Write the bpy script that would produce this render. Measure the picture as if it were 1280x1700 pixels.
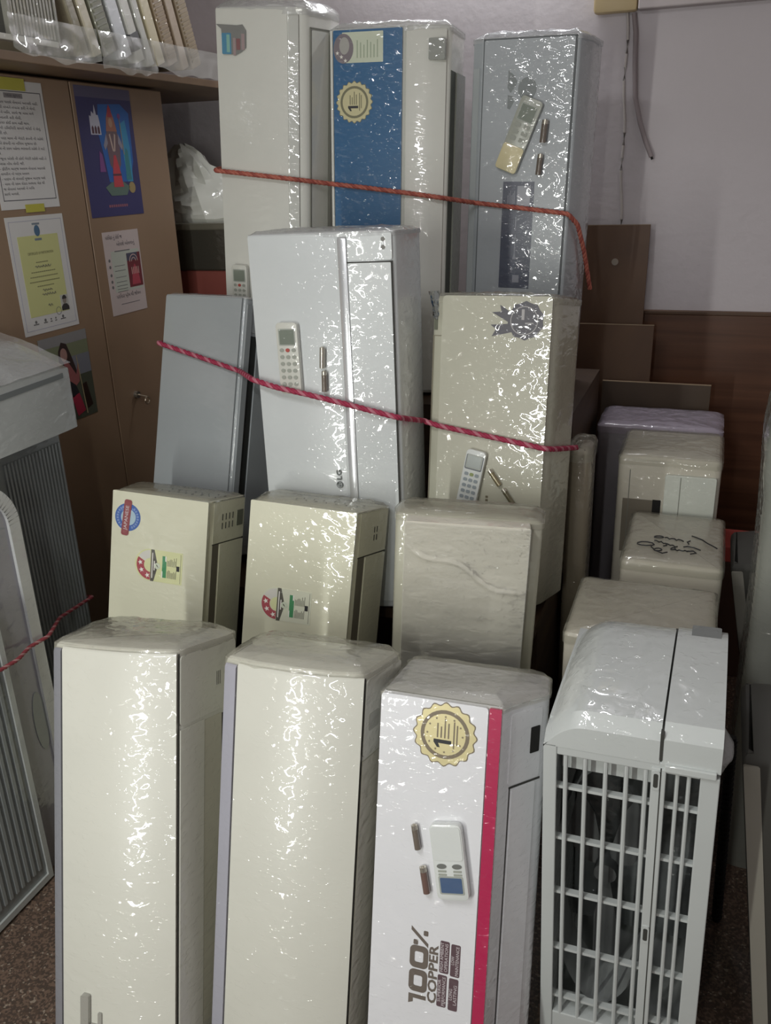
import bpy, bmesh, math, random
from mathutils import Vector, Matrix, noise

for o in list(bpy.data.objects):
    bpy.data.objects.remove(o)
scene = bpy.context.scene
COL = scene.collection
rad = math.radians

# ------------------------------------------------------------------ camera, light, exposure
# room frame: x along the back wall (right), y into the room, z up; metres
cam_d = bpy.data.cameras.new('camera')
cam_d.sensor_fit = 'VERTICAL'
cam_d.sensor_height = 36.0
cam_d.lens = 36.0 * 1450.0 / 1700.0
cam_d.clip_start = 0.05
cam = bpy.data.objects.new('camera', cam_d)
COL.objects.link(cam)
cam.matrix_world = (Matrix.Translation((0, 0, 1.70)) @ Matrix.Rotation(rad(20.7), 4, 'Z')
                    @ Matrix.Rotation(rad(90 - 21.5), 4, 'X') @ Matrix.Rotation(rad(-1.93), 4, 'Z'))
scene.camera = cam

world = bpy.data.worlds.new('world')
world.use_nodes = True
world.node_tree.nodes['Background'].inputs[0].default_value = (0.8, 0.85, 1.0, 1)
world.node_tree.nodes['Background'].inputs[1].default_value = 0.0
scene.world = world


def lamp(name, kind, loc, energy, color=(1, 1, 1), size=0.1, size_y=None, target=None):
    d = bpy.data.lights.new(name, kind)
    d.energy = energy
    d.color = color
    if kind == 'AREA':
        d.shape = 'RECTANGLE'
        d.size = size
        d.size_y = size_y or size
    else:
        d.shadow_soft_size = size
    o = bpy.data.objects.new(name, d)
    o.location = loc
    if target is not None:
        o.rotation_euler = (Vector(target) - Vector(loc)).to_track_quat('-Z', 'Y').to_euler()
    COL.objects.link(o)
    return o


# a narrow bright doorway and a lamp behind the photographer, a ceiling tube, and a tube light high on the back wall
lamp('doorway_light', 'AREA', (-1.12, -0.75, 1.32), 23, (0.98, 1.0, 0.94), 0.05, 1.25, (-0.70, 2.0, 1.32))
lamp('shop_lamp_light', 'AREA', (-0.20, -0.80, 1.72), 6.5, (0.98, 1.0, 0.94), 0.06, 0.7, (-0.45, 2.0, 1.2))
lamp('wall_tube_light', 'AREA', (-0.75, 3.30, 2.72), 10, (0.95, 0.97, 1.0), 1.15, 0.05, (-0.75, 2.55, 1.2))
lamp('ceiling_tube_light', 'AREA', (-0.9, -0.1, 2.84), 24, (0.97, 0.98, 1.0), 1.2, 0.06, (-0.4, 0.3, 0))

scene.view_settings.view_transform = 'Standard'
scene.view_settings.look = 'None'
scene.view_settings.gamma = 1.0
scene.view_settings.use_curve_mapping = False
scene.view_settings.exposure = 0.0


# ------------------------------------------------------------------ materials
def lin(h):
    h = h.lstrip('#')
    r = []
    for i in (0, 2, 4):
        c = int(h[i:i + 2], 16) / 255
        r.append(c / 12.92 if c <= 0.04045 else ((c + 0.055) / 1.055) ** 2.4)
    return (r[0], r[1], r[2], 1)


MATS = {}


def mat(key, hexcol, rough=0.5, metal=0.0, film=0.0, var=0.06, vscale=6.0, spec=0.5, bump=0.0, bscale=40.0, alpha=1.0,
        cam_scale=(6.5, 6.5, 13.0), emit=0.0):
    """procedural material; film > 0 adds a glossy crinkled stretch-film coat"""
    if key in MATS:
        return MATS[key]
    m = bpy.data.materials.new(key)
    m.use_nodes = True
    nt = m.node_tree
    N, L = nt.nodes, nt.links
    b = N['Principled BSDF']
    b.inputs['Roughness'].default_value = rough
    b.inputs['Metallic'].default_value = metal
    b.inputs['Specular IOR Level'].default_value = spec
    tc = N.new('ShaderNodeTexCoord')
    no = N.new('ShaderNodeTexNoise')
    no.inputs['Scale'].default_value = vscale
    no.inputs['Detail'].default_value = 5
    L.new(tc.outputs['Object'], no.inputs['Vector'])
    c = lin(hexcol)
    mx = N.new('ShaderNodeMix')
    mx.data_type = 'RGBA'
    mx.inputs[6].default_value = tuple(max(0, x * (1 - var)) for x in c[:3]) + (1,)
    mx.inputs[7].default_value = tuple(min(1, x * (1 + var)) for x in c[:3]) + (1,)
    L.new(no.outputs['Fac'], mx.inputs[0])
    L.new(mx.outputs[2], b.inputs['Base Color'])
    if bump > 0:
        n2 = N.new('ShaderNodeTexNoise')
        n2.inputs['Scale'].default_value = bscale
        n2.inputs['Detail'].default_value = 6
        L.new(tc.outputs['Object'], n2.inputs['Vector'])
        bp = N.new('ShaderNodeBump')
        bp.inputs['Strength'].default_value = bump
        bp.inputs['Distance'].default_value = 0.01
        L.new(n2.outputs['Fac'], bp.inputs['Height'])
        L.new(bp.outputs['Normal'], b.inputs['Normal'])
    if film > 0:
        film_coat(nt, b, tc, film, cam_scale)
    MATS[key] = m
    return m


def crinkle(nt, tc, scale):
    """height field of stretch film: long pulled creases, short folds, fine crinkle"""
    N, L = nt.nodes, nt.links
    mp = N.new('ShaderNodeMapping')
    mp.inputs['Scale'].default_value = scale
    mp.inputs['Rotation'].default_value = (0.12, 0.16, 0.1)
    L.new(tc.outputs['Object'], mp.inputs['Vector'])
    a = N.new('ShaderNodeTexNoise')
    a.noise_type = 'RIDGED_MULTIFRACTAL'
    a.inputs['Scale'].default_value = 0.9
    a.inputs['Detail'].default_value = 1
    a.inputs['Distortion'].default_value = 0.6
    L.new(mp.outputs[0], a.inputs['Vector'])
    d = N.new('ShaderNodeTexNoise')
    d.inputs['Scale'].default_value = 3.2
    d.inputs['Detail'].default_value = 0
    d.inputs['Distortion'].default_value = 1.0
    L.new(mp.outputs[0], d.inputs['Vector'])
    g = N.new('ShaderNodeTexNoise')
    g.inputs['Scale'].default_value = 10.5
    g.inputs['Detail'].default_value = 0
    g.inputs['Distortion'].default_value = 0.8
    L.new(mp.outputs[0], g.inputs['Vector'])
    sp = N.new('ShaderNodeMapRange')        # keep only the peaks: scattered crinkles on a smooth skin
    sp.interpolation_type = 'SMOOTHSTEP'
    sp.inputs['From Min'].default_value = 0.60
    sp.inputs['From Max'].default_value = 0.80
    L.new(g.outputs['Fac'], sp.inputs['Value'])
    w = N.new('ShaderNodeMath')
    w.operation = 'MULTIPLY'
    w.inputs[1].default_value = 0.42
    L.new(d.outputs['Fac'], w.inputs[0])
    g2 = N.new('ShaderNodeMath')
    g2.operation = 'MULTIPLY_ADD'
    g2.inputs[1].default_value = 0.095
    L.new(sp.outputs[0], g2.inputs[0])
    L.new(w.outputs[0], g2.inputs[2])
    ad = N.new('ShaderNodeMath')
    ad.operation = 'MULTIPLY_ADD'
    ad.inputs[1].default_value = 0.10
    L.new(a.outputs['Fac'], ad.inputs[0])
    L.new(g2.outputs[0], ad.inputs[2])
    return ad


def film_coat(nt, b, tc, film, scale):
    N, L = nt.nodes, nt.links
    ad = crinkle(nt, tc, scale)
    bp = N.new('ShaderNodeBump')
    bp.inputs['Strength'].default_value = min(1.0, 0.62 * film)
    bp.inputs['Distance'].default_value = 0.015
    L.new(ad.outputs[0], bp.inputs['Height'])
    b.inputs['Coat Weight'].default_value = 1.0
    b.inputs['Coat Roughness'].default_value = 0.035
    b.inputs['Coat IOR'].default_value = 1.55
    L.new(bp.outputs['Normal'], b.inputs['Coat Normal'])
    b2 = N.new('ShaderNodeBump')
    b2.inputs['Strength'].default_value = 0.02 * film
    b2.inputs['Distance'].default_value = 0.012
    L.new(ad.outputs[0], b2.inputs['Height'])
    L.new(b2.outputs['Normal'], b.inputs['Normal'])


def film_mat(key, hexcol, clear=0.55, rough=0.2, scale=(8, 8, 10), strength=0.45, gloss=0.6):
    """loose stretch film: partly clear, glossy, crinkled"""
    if key in MATS:
        return MATS[key]
    m = bpy.data.materials.new(key)
    m.use_nodes = True
    nt = m.node_tree
    N, L = nt.nodes, nt.links
    b = N['Principled BSDF']
    b.inputs['Base Color'].default_value = lin(hexcol)
    b.inputs['Roughness'].default_value = rough
    tc = N.new('ShaderNodeTexCoord')
    ad = crinkle(nt, tc, scale)
    bp = N.new('ShaderNodeBump')
    bp.inputs['Strength'].default_value = strength
    bp.inputs['Distance'].default_value = 0.012
    L.new(ad.outputs[0], bp.inputs['Height'])
    L.new(bp.outputs['Normal'], b.inputs['Normal'])
    tr = N.new('ShaderNodeBsdfTransparent')
    mix = N.new('ShaderNodeMixShader')
    mix.inputs[0].default_value = 1 - clear
    L.new(tr.outputs[0], mix.inputs[1])
    L.new(b.outputs[0], mix.inputs[2])
    gl = N.new('ShaderNodeBsdfGlossy')
    gl.inputs['Roughness'].default_value = 0.06
    L.new(bp.outputs['Normal'], gl.inputs['Normal'])
    lw = N.new('ShaderNodeFresnel')
    lw.inputs['IOR'].default_value = 1.5
    L.new(bp.outputs['Normal'], lw.inputs['Normal'])
    mix2 = N.new('ShaderNodeMixShader')
    gm = N.new('ShaderNodeMath')
    gm.operation = 'MULTIPLY'
    gm.inputs[1].default_value = gloss
    L.new(lw.outputs[0], gm.inputs[0])
    L.new(gm.outputs[0], mix2.inputs[0])
    L.new(mix.outputs[0], mix2.inputs[1])
    L.new(gl.outputs[0], mix2.inputs[2])
    L.new(mix2.outputs[0], N['Material Output'].inputs['Surface'])
    MATS[key] = m
    return m


def wood_mat(key, c1, c2, scale=(1, 1, 1), rough=0.45, direction='X'):
    if key in MATS:
        return MATS[key]
    m = bpy.data.materials.new(key)
    m.use_nodes = True
    nt = m.node_tree
    N, L = nt.nodes, nt.links
    b = N['Principled BSDF']
    b.inputs['Roughness'].default_value = rough
    tc = N.new('ShaderNodeTexCoord')
    mp = N.new('ShaderNodeMapping')
    mp.inputs['Scale'].default_value = scale
    L.new(tc.outputs['Object'], mp.inputs['Vector'])
    n1 = N.new('ShaderNodeTexNoise')
    n1.inputs['Scale'].default_value = 1.0
    n1.inputs['Detail'].default_value = 7
    n1.inputs['Distortion'].default_value = 0.5
    L.new(mp.outputs[0], n1.inputs['Vector'])
    cr = N.new('ShaderNodeValToRGB')
    cr.color_ramp.elements[0].position = 0.3
    cr.color_ramp.elements[1].position = 0.72
    cr.color_ramp.elements[0].color = lin(c1)
    cr.color_ramp.elements[1].color = lin(c2)
    L.new(n1.outputs['Fac'], cr.inputs[0])
    L.new(cr.outputs[0], b.inputs['Base Color'])
    MATS[key] = m
    return m


def speckle_mat(key):
    m = bpy.data.materials.new(key)
    m.use_nodes = True
    nt = m.node_tree
    N, L = nt.nodes, nt.links
    b = N['Principled BSDF']
    b.inputs['Roughness'].default_value = 0.45
    tc = N.new('ShaderNodeTexCoord')
    v = N.new('ShaderNodeTexVoronoi')
    v.inputs['Scale'].default_value = 210
    L.new(tc.outputs['Object'], v.inputs['Vector'])
    cr = N.new('ShaderNodeValToRGB')
    e = cr.color_ramp.elements
    e[0].position, e[0].color = 0.0, lin('#4A3E36')
    e[1].position, e[1].color = 0.80, lin('#6E5A4E')
    for p, c in ((0.35, '#54443A'), (0.55, '#6A574A'), (0.95, '#8E8072')):
        k = e.new(p)
        k.color = lin(c)
    cr.color_ramp.interpolation = 'CONSTANT'
    sep = N.new('ShaderNodeSeparateColor')
    L.new(v.outputs['Color'], sep.inputs[0])
    L.new(sep.outputs[0], cr.inputs[0])
    L.new(cr.outputs[0], b.inputs['Base Color'])
    MATS[key] = m
    return m


# ------------------------------------------------------------------ geometry helpers
class Frame:
    """maps (u, v, off) to 3-D: origin + u ex + v ey + off n"""
    def __init__(s, o, ex, ey):
        s.o, s.ex, s.ey = Vector(o), Vector(ex).normalized(), Vector(ey).normalized()
        s.n = s.ex.cross(s.ey).normalized()

    def __call__(s, u, v, w=0.0):
        return s.o + s.ex * u + s.ey * v + s.n * w

    def sub(s, u, v, ang=0.0, w=0.0):
        c, k = math.cos(ang), math.sin(ang)
        return Frame(s(u, v, w), s.ex * c + s.ey * k, s.ey * c - s.ex * k)


class MB:
    def __init__(s):
        s.v, s.f = [], []

    def add(s, vs, fs):
        k = len(s.v)
        s.v += [tuple(x) for x in vs]
        s.f += [tuple(i + k for i in f) for f in fs]
        return s

    def poly(s, fr, pts, w0, w1):
        n = len(pts)
        vs = [fr(p[0], p[1], w0) for p in pts] + [fr(p[0], p[1], w1) for p in pts]
        fs = [tuple(range(n))[::-1], tuple(range(n, 2 * n))]
        fs += [(i, (i + 1) % n, n + (i + 1) % n, n + i) for i in range(n)]
        return s.add(vs, fs)

    def rect(s, fr, u0, v0, u1, v1, w0, w1, r=0.0, seg=4):
        return s.poly(fr, rrect(u0, v0, u1, v1, r, seg), w0, w1)

    def box(s, a, b, r=0.0):
        x0, y0, z0 = a
        x1, y1, z1 = b
        return s.add([(x0, y0, z0), (x1, y0, z0), (x1, y1, z0), (x0, y1, z0),
                      (x0, y0, z1), (x1, y0, z1), (x1, y1, z1), (x0, y1, z1)],
                     [(3, 2, 1, 0), (4, 5, 6, 7), (0, 1, 5, 4), (1, 2, 6, 5), (2, 3, 7, 6), (3, 0, 4, 7)])

    def tube(s, path, r, n=8, cap=True):
        path = [Vector(p) for p in path]
        k0 = len(s.v)
        up = Vector((0, 0, 1))
        for i, p in enumerate(path):
            t = (path[min(i + 1, len(path) - 1)] - path[max(i - 1, 0)]).normalized()
            a = t.cross(up)
            if a.length < 1e-3:
                a = t.cross(Vector((1, 0, 0)))
            a.normalize()
            b = t.cross(a)
            rr = r(i / max(1, len(path) - 1)) if callable(r) else r
            for j in range(n):
                q = 2 * math.pi * j / n
                s.v.append(tuple(p + a * (rr * math.cos(q)) + b * (rr * math.sin(q))))
        for i in range(len(path) - 1):
            for j in range(n):
                s.f.append((k0 + i * n + j, k0 + i * n + (j + 1) % n, k0 + (i + 1) * n + (j + 1) % n, k0 + (i + 1) * n + j))
        if cap:
            s.f.append(tuple(k0 + j for j in range(n))[::-1])
            e = k0 + (len(path) - 1) * n
            s.f.append(tuple(e + j for j in range(n)))
        return s

    def obj(s, name, m, parent=None, smooth=35, bevel=0.0, kind=None):
        me = bpy.data.meshes.new(name)
        me.from_pydata(s.v, [], s.f)
        me.update()
        bm = bmesh.new()
        bm.from_mesh(me)
        bmesh.ops.recalc_face_normals(bm, faces=bm.faces)
        if bevel > 0:
            es = [e for e in bm.edges if len(e.link_faces) == 2 and e.calc_face_angle(0) > 0.6]
            bmesh.ops.bevel(bm, geom=es, offset=bevel, segments=2, affect='EDGES', profile=0.5)
        bm.to_mesh(me)
        bm.free()
        if smooth:
            for p in me.polygons:
                p.use_smooth = True
            me.set_sharp_from_angle(angle=rad(smooth))
        me.materials.append(m)
        o = bpy.data.objects.new(name, me)
        COL.objects.link(o)
        if parent is not None:
            o.parent = parent
        if kind:
            o['kind'] = kind
        return o


def rrect(u0, v0, u1, v1, r=0.0, seg=4):
    if r <= 0:
        return [(u0, v0), (u1, v0), (u1, v1), (u0, v1)]
    pts = []
    for cx, cy, a in ((u1 - r, v0 + r, -90), (u1 - r, v1 - r, 0), (u0 + r, v1 - r, 90), (u0 + r, v0 + r, 180)):
        for k in range(seg + 1):
            q = rad(a + 90 * k / seg)
            pts.append((cx + r * math.cos(q), cy + r * math.sin(q)))
    return pts


def circ(cu, cv, r, n=28, a0=0, a1=360, ry=None):
    ry = ry or r
    full = abs(a1 - a0) >= 360
    return [(cu + r * math.cos(rad(a0 + (a1 - a0) * k / (n if full else n - 1))),
             cv + ry * math.sin(rad(a0 + (a1 - a0) * k / (n if full else n - 1)))) for k in range(n)]


def ring_geo(mb, fr, cu, cv, r0, r1, w0, w1, n=32, a0=0, a1=360):
    """flat annulus (sector) as quads"""
    full = abs(a1 - a0) >= 360
    m = n if full else n + 1
    vs = []
    for k in range(m):
        q = rad(a0 + (a1 - a0) * k / n)
        for r, w in ((r0, w0), (r1, w0), (r0, w1), (r1, w1)):
            vs.append(fr(cu + r * math.cos(q), cv + r * math.sin(q), w))
    fs = []
    for k in range(n):
        a, b = 4 * k, 4 * ((k + 1) % m)
        fs += [(a + 2, a + 3, b + 3, b + 2), (a, b, b + 1, a + 1), (a + 1, b + 1, b + 3, a + 3), (a, a + 2, b + 2, b)]
    if not full:
        fs += [(0, 1, 3, 2), (4 * n, 4 * n + 2, 4 * n + 3, 4 * n + 1)]
    mb.add(vs, fs)


def star_pts(cu, cv, r, ang=90, n=5, k=0.42):
    return [(cu + (r if i % 2 == 0 else r * k) * math.cos(rad(ang + 180 / n * i)),
             cv + (r if i % 2 == 0 else r * k) * math.sin(rad(ang + 180 / n * i))) for i in range(2 * n)]


def text_geo(mb, fr, body, cu, cv, size, w=0.0006, rot=0.0, width=None, bold=0.0, align='CENTER', shear=0.0, sy=1.0):
    cd = bpy.data.curves.new('txt', 'FONT')
    cd.body = body
    cd.align_x = align
    cd.align_y = 'CENTER'
    cd.resolution_u = 2
    cd.size = 1.0
    cd.offset = bold
    cd.shear = shear
    o = bpy.data.objects.new('txt', cd)
    COL.objects.link(o)
    bpy.context.view_layer.update()
    me = bpy.data.meshes.new_from_object(o.evaluated_get(bpy.context.evaluated_depsgraph_get()))
    xs = [v.co.x for v in me.vertices] or [0, 1]
    sx = size if width is None else width / max(1e-6, max(xs) - min(xs))
    c, k = math.cos(rot), math.sin(rot)
    vs = []
    for v in me.vertices:
        x, y = v.co.x * sx, v.co.y * size * sy
        vs.append(fr(cu + x * c - y * k, cv + x * k + y * c, w))
    mb.add(vs, [tuple(p.vertices) for p in me.polygons])
    bpy.data.objects.remove(o)
    bpy.data.curves.remove(cd)
    bpy.data.meshes.remove(me)


def tag(o, label, cat, group=None):
    o['label'] = label
    o['category'] = cat
    if group:
        o['group'] = group
    return o


def empty(name, label, cat, M=None, loc=None, group=None):
    o = bpy.data.objects.new(name, None)
    o.empty_display_size = 0.05
    COL.objects.link(o)
    if M is not None:
        o.matrix_world = M
    if loc is not None:
        o.matrix_world = Matrix.Translation(loc)
    return tag(o, label, cat, group)


def struct(o):
    o['kind'] = 'structure'
    return o


def round_poly(pts, seg=6):
    out = []
    n = len(pts)
    for i, p in enumerate(pts):
        r = p[2] if len(p) > 2 else 0
        P = Vector(p[:2])
        if r <= 0:
            out.append((P.x, P.y))
            continue
        A, B = Vector(pts[i - 1][:2]), Vector(pts[(i + 1) % n][:2])
        a, b = (A - P).normalized(), (B - P).normalized()
        ang = a.angle(b)
        d = min(r / math.tan(ang / 2), (A - P).length * 0.49, (B - P).length * 0.49)
        p0, p1 = P + a * d, P + b * d
        for k in range(seg + 1):
            t = k / seg
            q = p0 * (1 - t) ** 2 + P * 2 * t * (1 - t) + p1 * t ** 2
            out.append((q.x, q.y))
    return out


def resample(pts, step):
    out = []
    n = len(pts)
    for i in range(n):
        a, b = Vector(pts[i]), Vector(pts[(i + 1) % n])
        m = max(1, int((b - a).length / step))
        out += [tuple(a.lerp(b, k / m)) for k in range(m)]
    return out


def offset_poly(pts, d):
    """outward offset of a counter-clockwise polygon"""
    n = len(pts)
    out = []
    for i in range(n):
        a, p, b = Vector(pts[i - 1]), Vector(pts[i]), Vector(pts[(i + 1) % n])
        t = (b - a)
        t.normalize()
        out.append((p.x + t.y * d, p.y - t.x * d))
    return out


def extrude(mb, prof, z0, z1, r0=0.004, r1=0.008):
    rings = []
    for q in (0, 30, 60, 90):
        rings.append((offset_poly(prof, -r0 * (1 - math.sin(rad(q)))), z0 + r0 * (1 - math.cos(rad(q)))))
    for q in (0, 30, 60, 90):
        rings.append((offset_poly(prof, -r1 * (1 - math.cos(rad(q)))), z1 - r1 * (1 - math.sin(rad(q)))))
    n = len(prof)
    vs, fs = [], []
    for pts, z in rings:
        vs += [(x, y, z) for x, y in pts]
    for k in range(len(rings) - 1):
        for i in range(n):
            fs.append((k * n + i, k * n + (i + 1) % n, (k + 1) * n + (i + 1) % n, (k + 1) * n + i))
    fs.append(tuple(range(n))[::-1])
    e = (len(rings) - 1) * n
    fs.append(tuple(range(e, e + n)))
    mb.add(vs, fs)
    return mb


def nz(x, y, z, s, seed=0.0):
    return noise.noise(Vector((x * s + seed, y * s - seed * 0.7, z * s + seed * 1.3)))


# ------------------------------------------------------------------ shared materials
SEAM = mat('dark_seam', '#3A3A36', 0.7)
DARK = mat('dark_void', '#1C1A18', 0.8)
BLACKP = mat('black_print', '#2A2A2C', 0.5)
GREYP = mat('grey_print', '#77756F', 0.5)
CREAM = mat('cream_plastic', '#D0CFC4', 0.4, film=0.85)
CREAMY = mat('yellowed_cream_plastic', '#D8D6BE', 0.4, film=0.6)
WHITE = mat('white_plastic', '#E3E3E6', 0.38, film=1.0)
LGW = mat('cool_white_plastic', '#CED2D2', 0.35, film=0.5)
SILV = mat('silver_plastic', '#A9AEB2', 0.32, film=0.9)
GREY = mat('grey_plastic', '#A2A7A9', 0.32, film=0.35)
BEIGE = mat('beige_plastic', '#B8B6A4', 0.4, film=0.65)
TWHITE = mat('off_white_plastic', '#D8D8D0', 0.4, film=0.5)
STRIPG = mat('grey_trim_strip', '#85858A', 0.35, film=0.8)
CHROME = mat('chrome_strip', '#D6D8DA', 0.25, metal=0.5, film=0.5)
RED = mat('crimson_stripe', '#B32250', 0.4, film=0.9)
BLUE = mat('blue_panel', '#2C628E', 0.35, film=0.9)
GOLD = mat('gold_sticker', '#D8CC9C', 0.35, metal=0.25, film=0.7)
GOLDR = mat('bronze_ring', '#7C705C', 0.4, film=0.6)
PALE = mat('pale_sticker', '#CBD2BC', 0.45, film=0.7)
LABY = mat('yellow_green_label', '#D5D6A4', 0.45, film=0.6)
LABR = mat('red_label', '#A84852', 0.45, film=0.6)
LABG = mat('green_label', '#3F8A5A', 0.45, film=0.6)
LABD = mat('dark_label_band', '#55524A', 0.45, film=0.6)
STARW = mat('white_star', '#E8E4DC', 0.5)
WRAP = film_mat('stretch_film', '#DAD6C4', 0.76)
WRAPW = film_mat('white_stretch_film', '#E2E2E2', 0.68)
WRAPC = film_mat('clear_stretch_film', '#E8E8E4', 0.82, 0.2, (6, 6, 14), 0.55, 1.0)
REMW = mat('remote_white', '#D6D9D6', 0.4, film=0.8)
REMC = mat('remote_cream', '#D6CBA0', 0.4, film=0.5)
SCRG = mat('remote_screen', '#7C8478', 0.25, film=0.5)
SCRB = mat('remote_screen_blue', '#4E6485', 0.25, film=0.6)
BTN = mat('remote_button', '#9DA096', 0.5, film=0.5)
BATT = mat('battery_sleeve', '#6C6258', 0.35, film=0.8)
BATM = mat('battery_metal', '#C9C4B8', 0.25, metal=0.8)

# ------------------------------------------------------------------ setting
XL, XR, YB, YF, ZC = -2.45, 1.35, 3.40, -2.9, 2.95
WALL = mat('lavender_wall_paint', '#C9C2C5', 0.8, var=0.05, vscale=2.0, bump=0.15, bscale=30)
FLOOR = speckle_mat('speckled_floor')
DADO = wood_mat('dado_laminate', '#4A2C1C', '#6B4630', (1.2, 1.2, 26), 0.4)
struct(MB().box((XL, YF, -0.1), (XR, YB, 0.0)).obj('floor', FLOOR, smooth=0))
struct(MB().box((XL, YF, ZC), (XR, YB, ZC + 0.1)).obj('ceiling', mat('ceiling_paint', '#DAD6D2', 0.9), smooth=0))
struct(MB().box((XL - 0.1, YB, -0.1), (XR + 0.1, YB + 0.1, ZC + 0.1)).obj('wall_back', WALL, smooth=0))
struct(MB().box((XL - 0.1, YF, -0.1), (XL, YB, ZC + 0.1)).obj('wall_left', WALL, smooth=0))
struct(MB().box((XR, YF, -0.1), (XR + 0.1, YB, ZC + 0.1)).obj('wall_right', WALL, smooth=0))
struct(MB().box((XL - 0.1, YF - 0.1, -0.1), (XR + 0.1, YF, ZC + 0.1)).obj('wall_front', WALL, smooth=0))
struct(MB().box((XL, YB - 0.016, 0.0), (XR, YB, 1.17)).obj('trim_1', DADO, smooth=0))
struct(MB().box((XL, YB - 0.024, 1.17), (XR, YB, 1.184)).obj('trim_2', wood_mat('dado_cap', '#4A3220', '#5E422C', (2, 2, 20)), smooth=0, bevel=0.003))
struct(MB().box((-0.325, YB - 0.05, 2.156), (XR, YB, 2.24)).obj('trim_3', mat('painted_ledge', '#B9B0B0', 0.8), smooth=0, bevel=0.004))

# ------------------------------------------------------------------ air conditioners
POSE = {
    'U1': (-0.954, 0.894, 0.0, 6.11, 18.27, -1.66, 0.262, 0.229, 0.917),
    'U2': (-0.663, 1.013, 0.0, 3.93, 16.50, 0.35, 0.282, 0.217, 0.876),
    'U3': (-0.377, 1.075, 0.0, 0.71, 15.11, -0.88, 0.228, 0.213, 0.831),
    'O1': (-0.040, 1.285, 0.0, -0.90, -2.23, -2.08, 0.293, 0.317, 0.823),
    'J1': (-1.308, 1.528, 0.0, 6.01, 12.94, 3.93, 0.264, 0.192, 0.970),
    'J2': (-0.912, 1.528, 0.0, 6.44, 12.93, 4.07, 0.264, 0.193, 0.982),
    'J3': (-0.494, 1.659, 0.0, 12.49, 2.62, 2.85, 0.275, 0.145, 0.974),
    'G': (-1.393, 1.993, 0.592, -2.35, 17.16, 0.79, 0.275, 0.210, 0.819),
    'L': (-0.864, 1.919, 0.583, 2.58, 2.49, -1.15, 0.368, 0.218, 0.983),
    'B': (-0.495, 2.000, 0.591, -3.24, 9.75, -0.76, 0.279, 0.210, 0.821),
    'T1': (-1.333, 2.490, 1.080, 1.50, -1.10, 4.26, 0.275, 0.214, 1.050),
    'T2': (-0.944, 2.543, 1.051, 2.48, 2.90, 1.33, 0.346, 0.210, 1.020),
    'T3': (-0.581, 2.701, 1.032, -2.28, 1.72, 1.47, 0.274, 0.211, 1.002),
}


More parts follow.
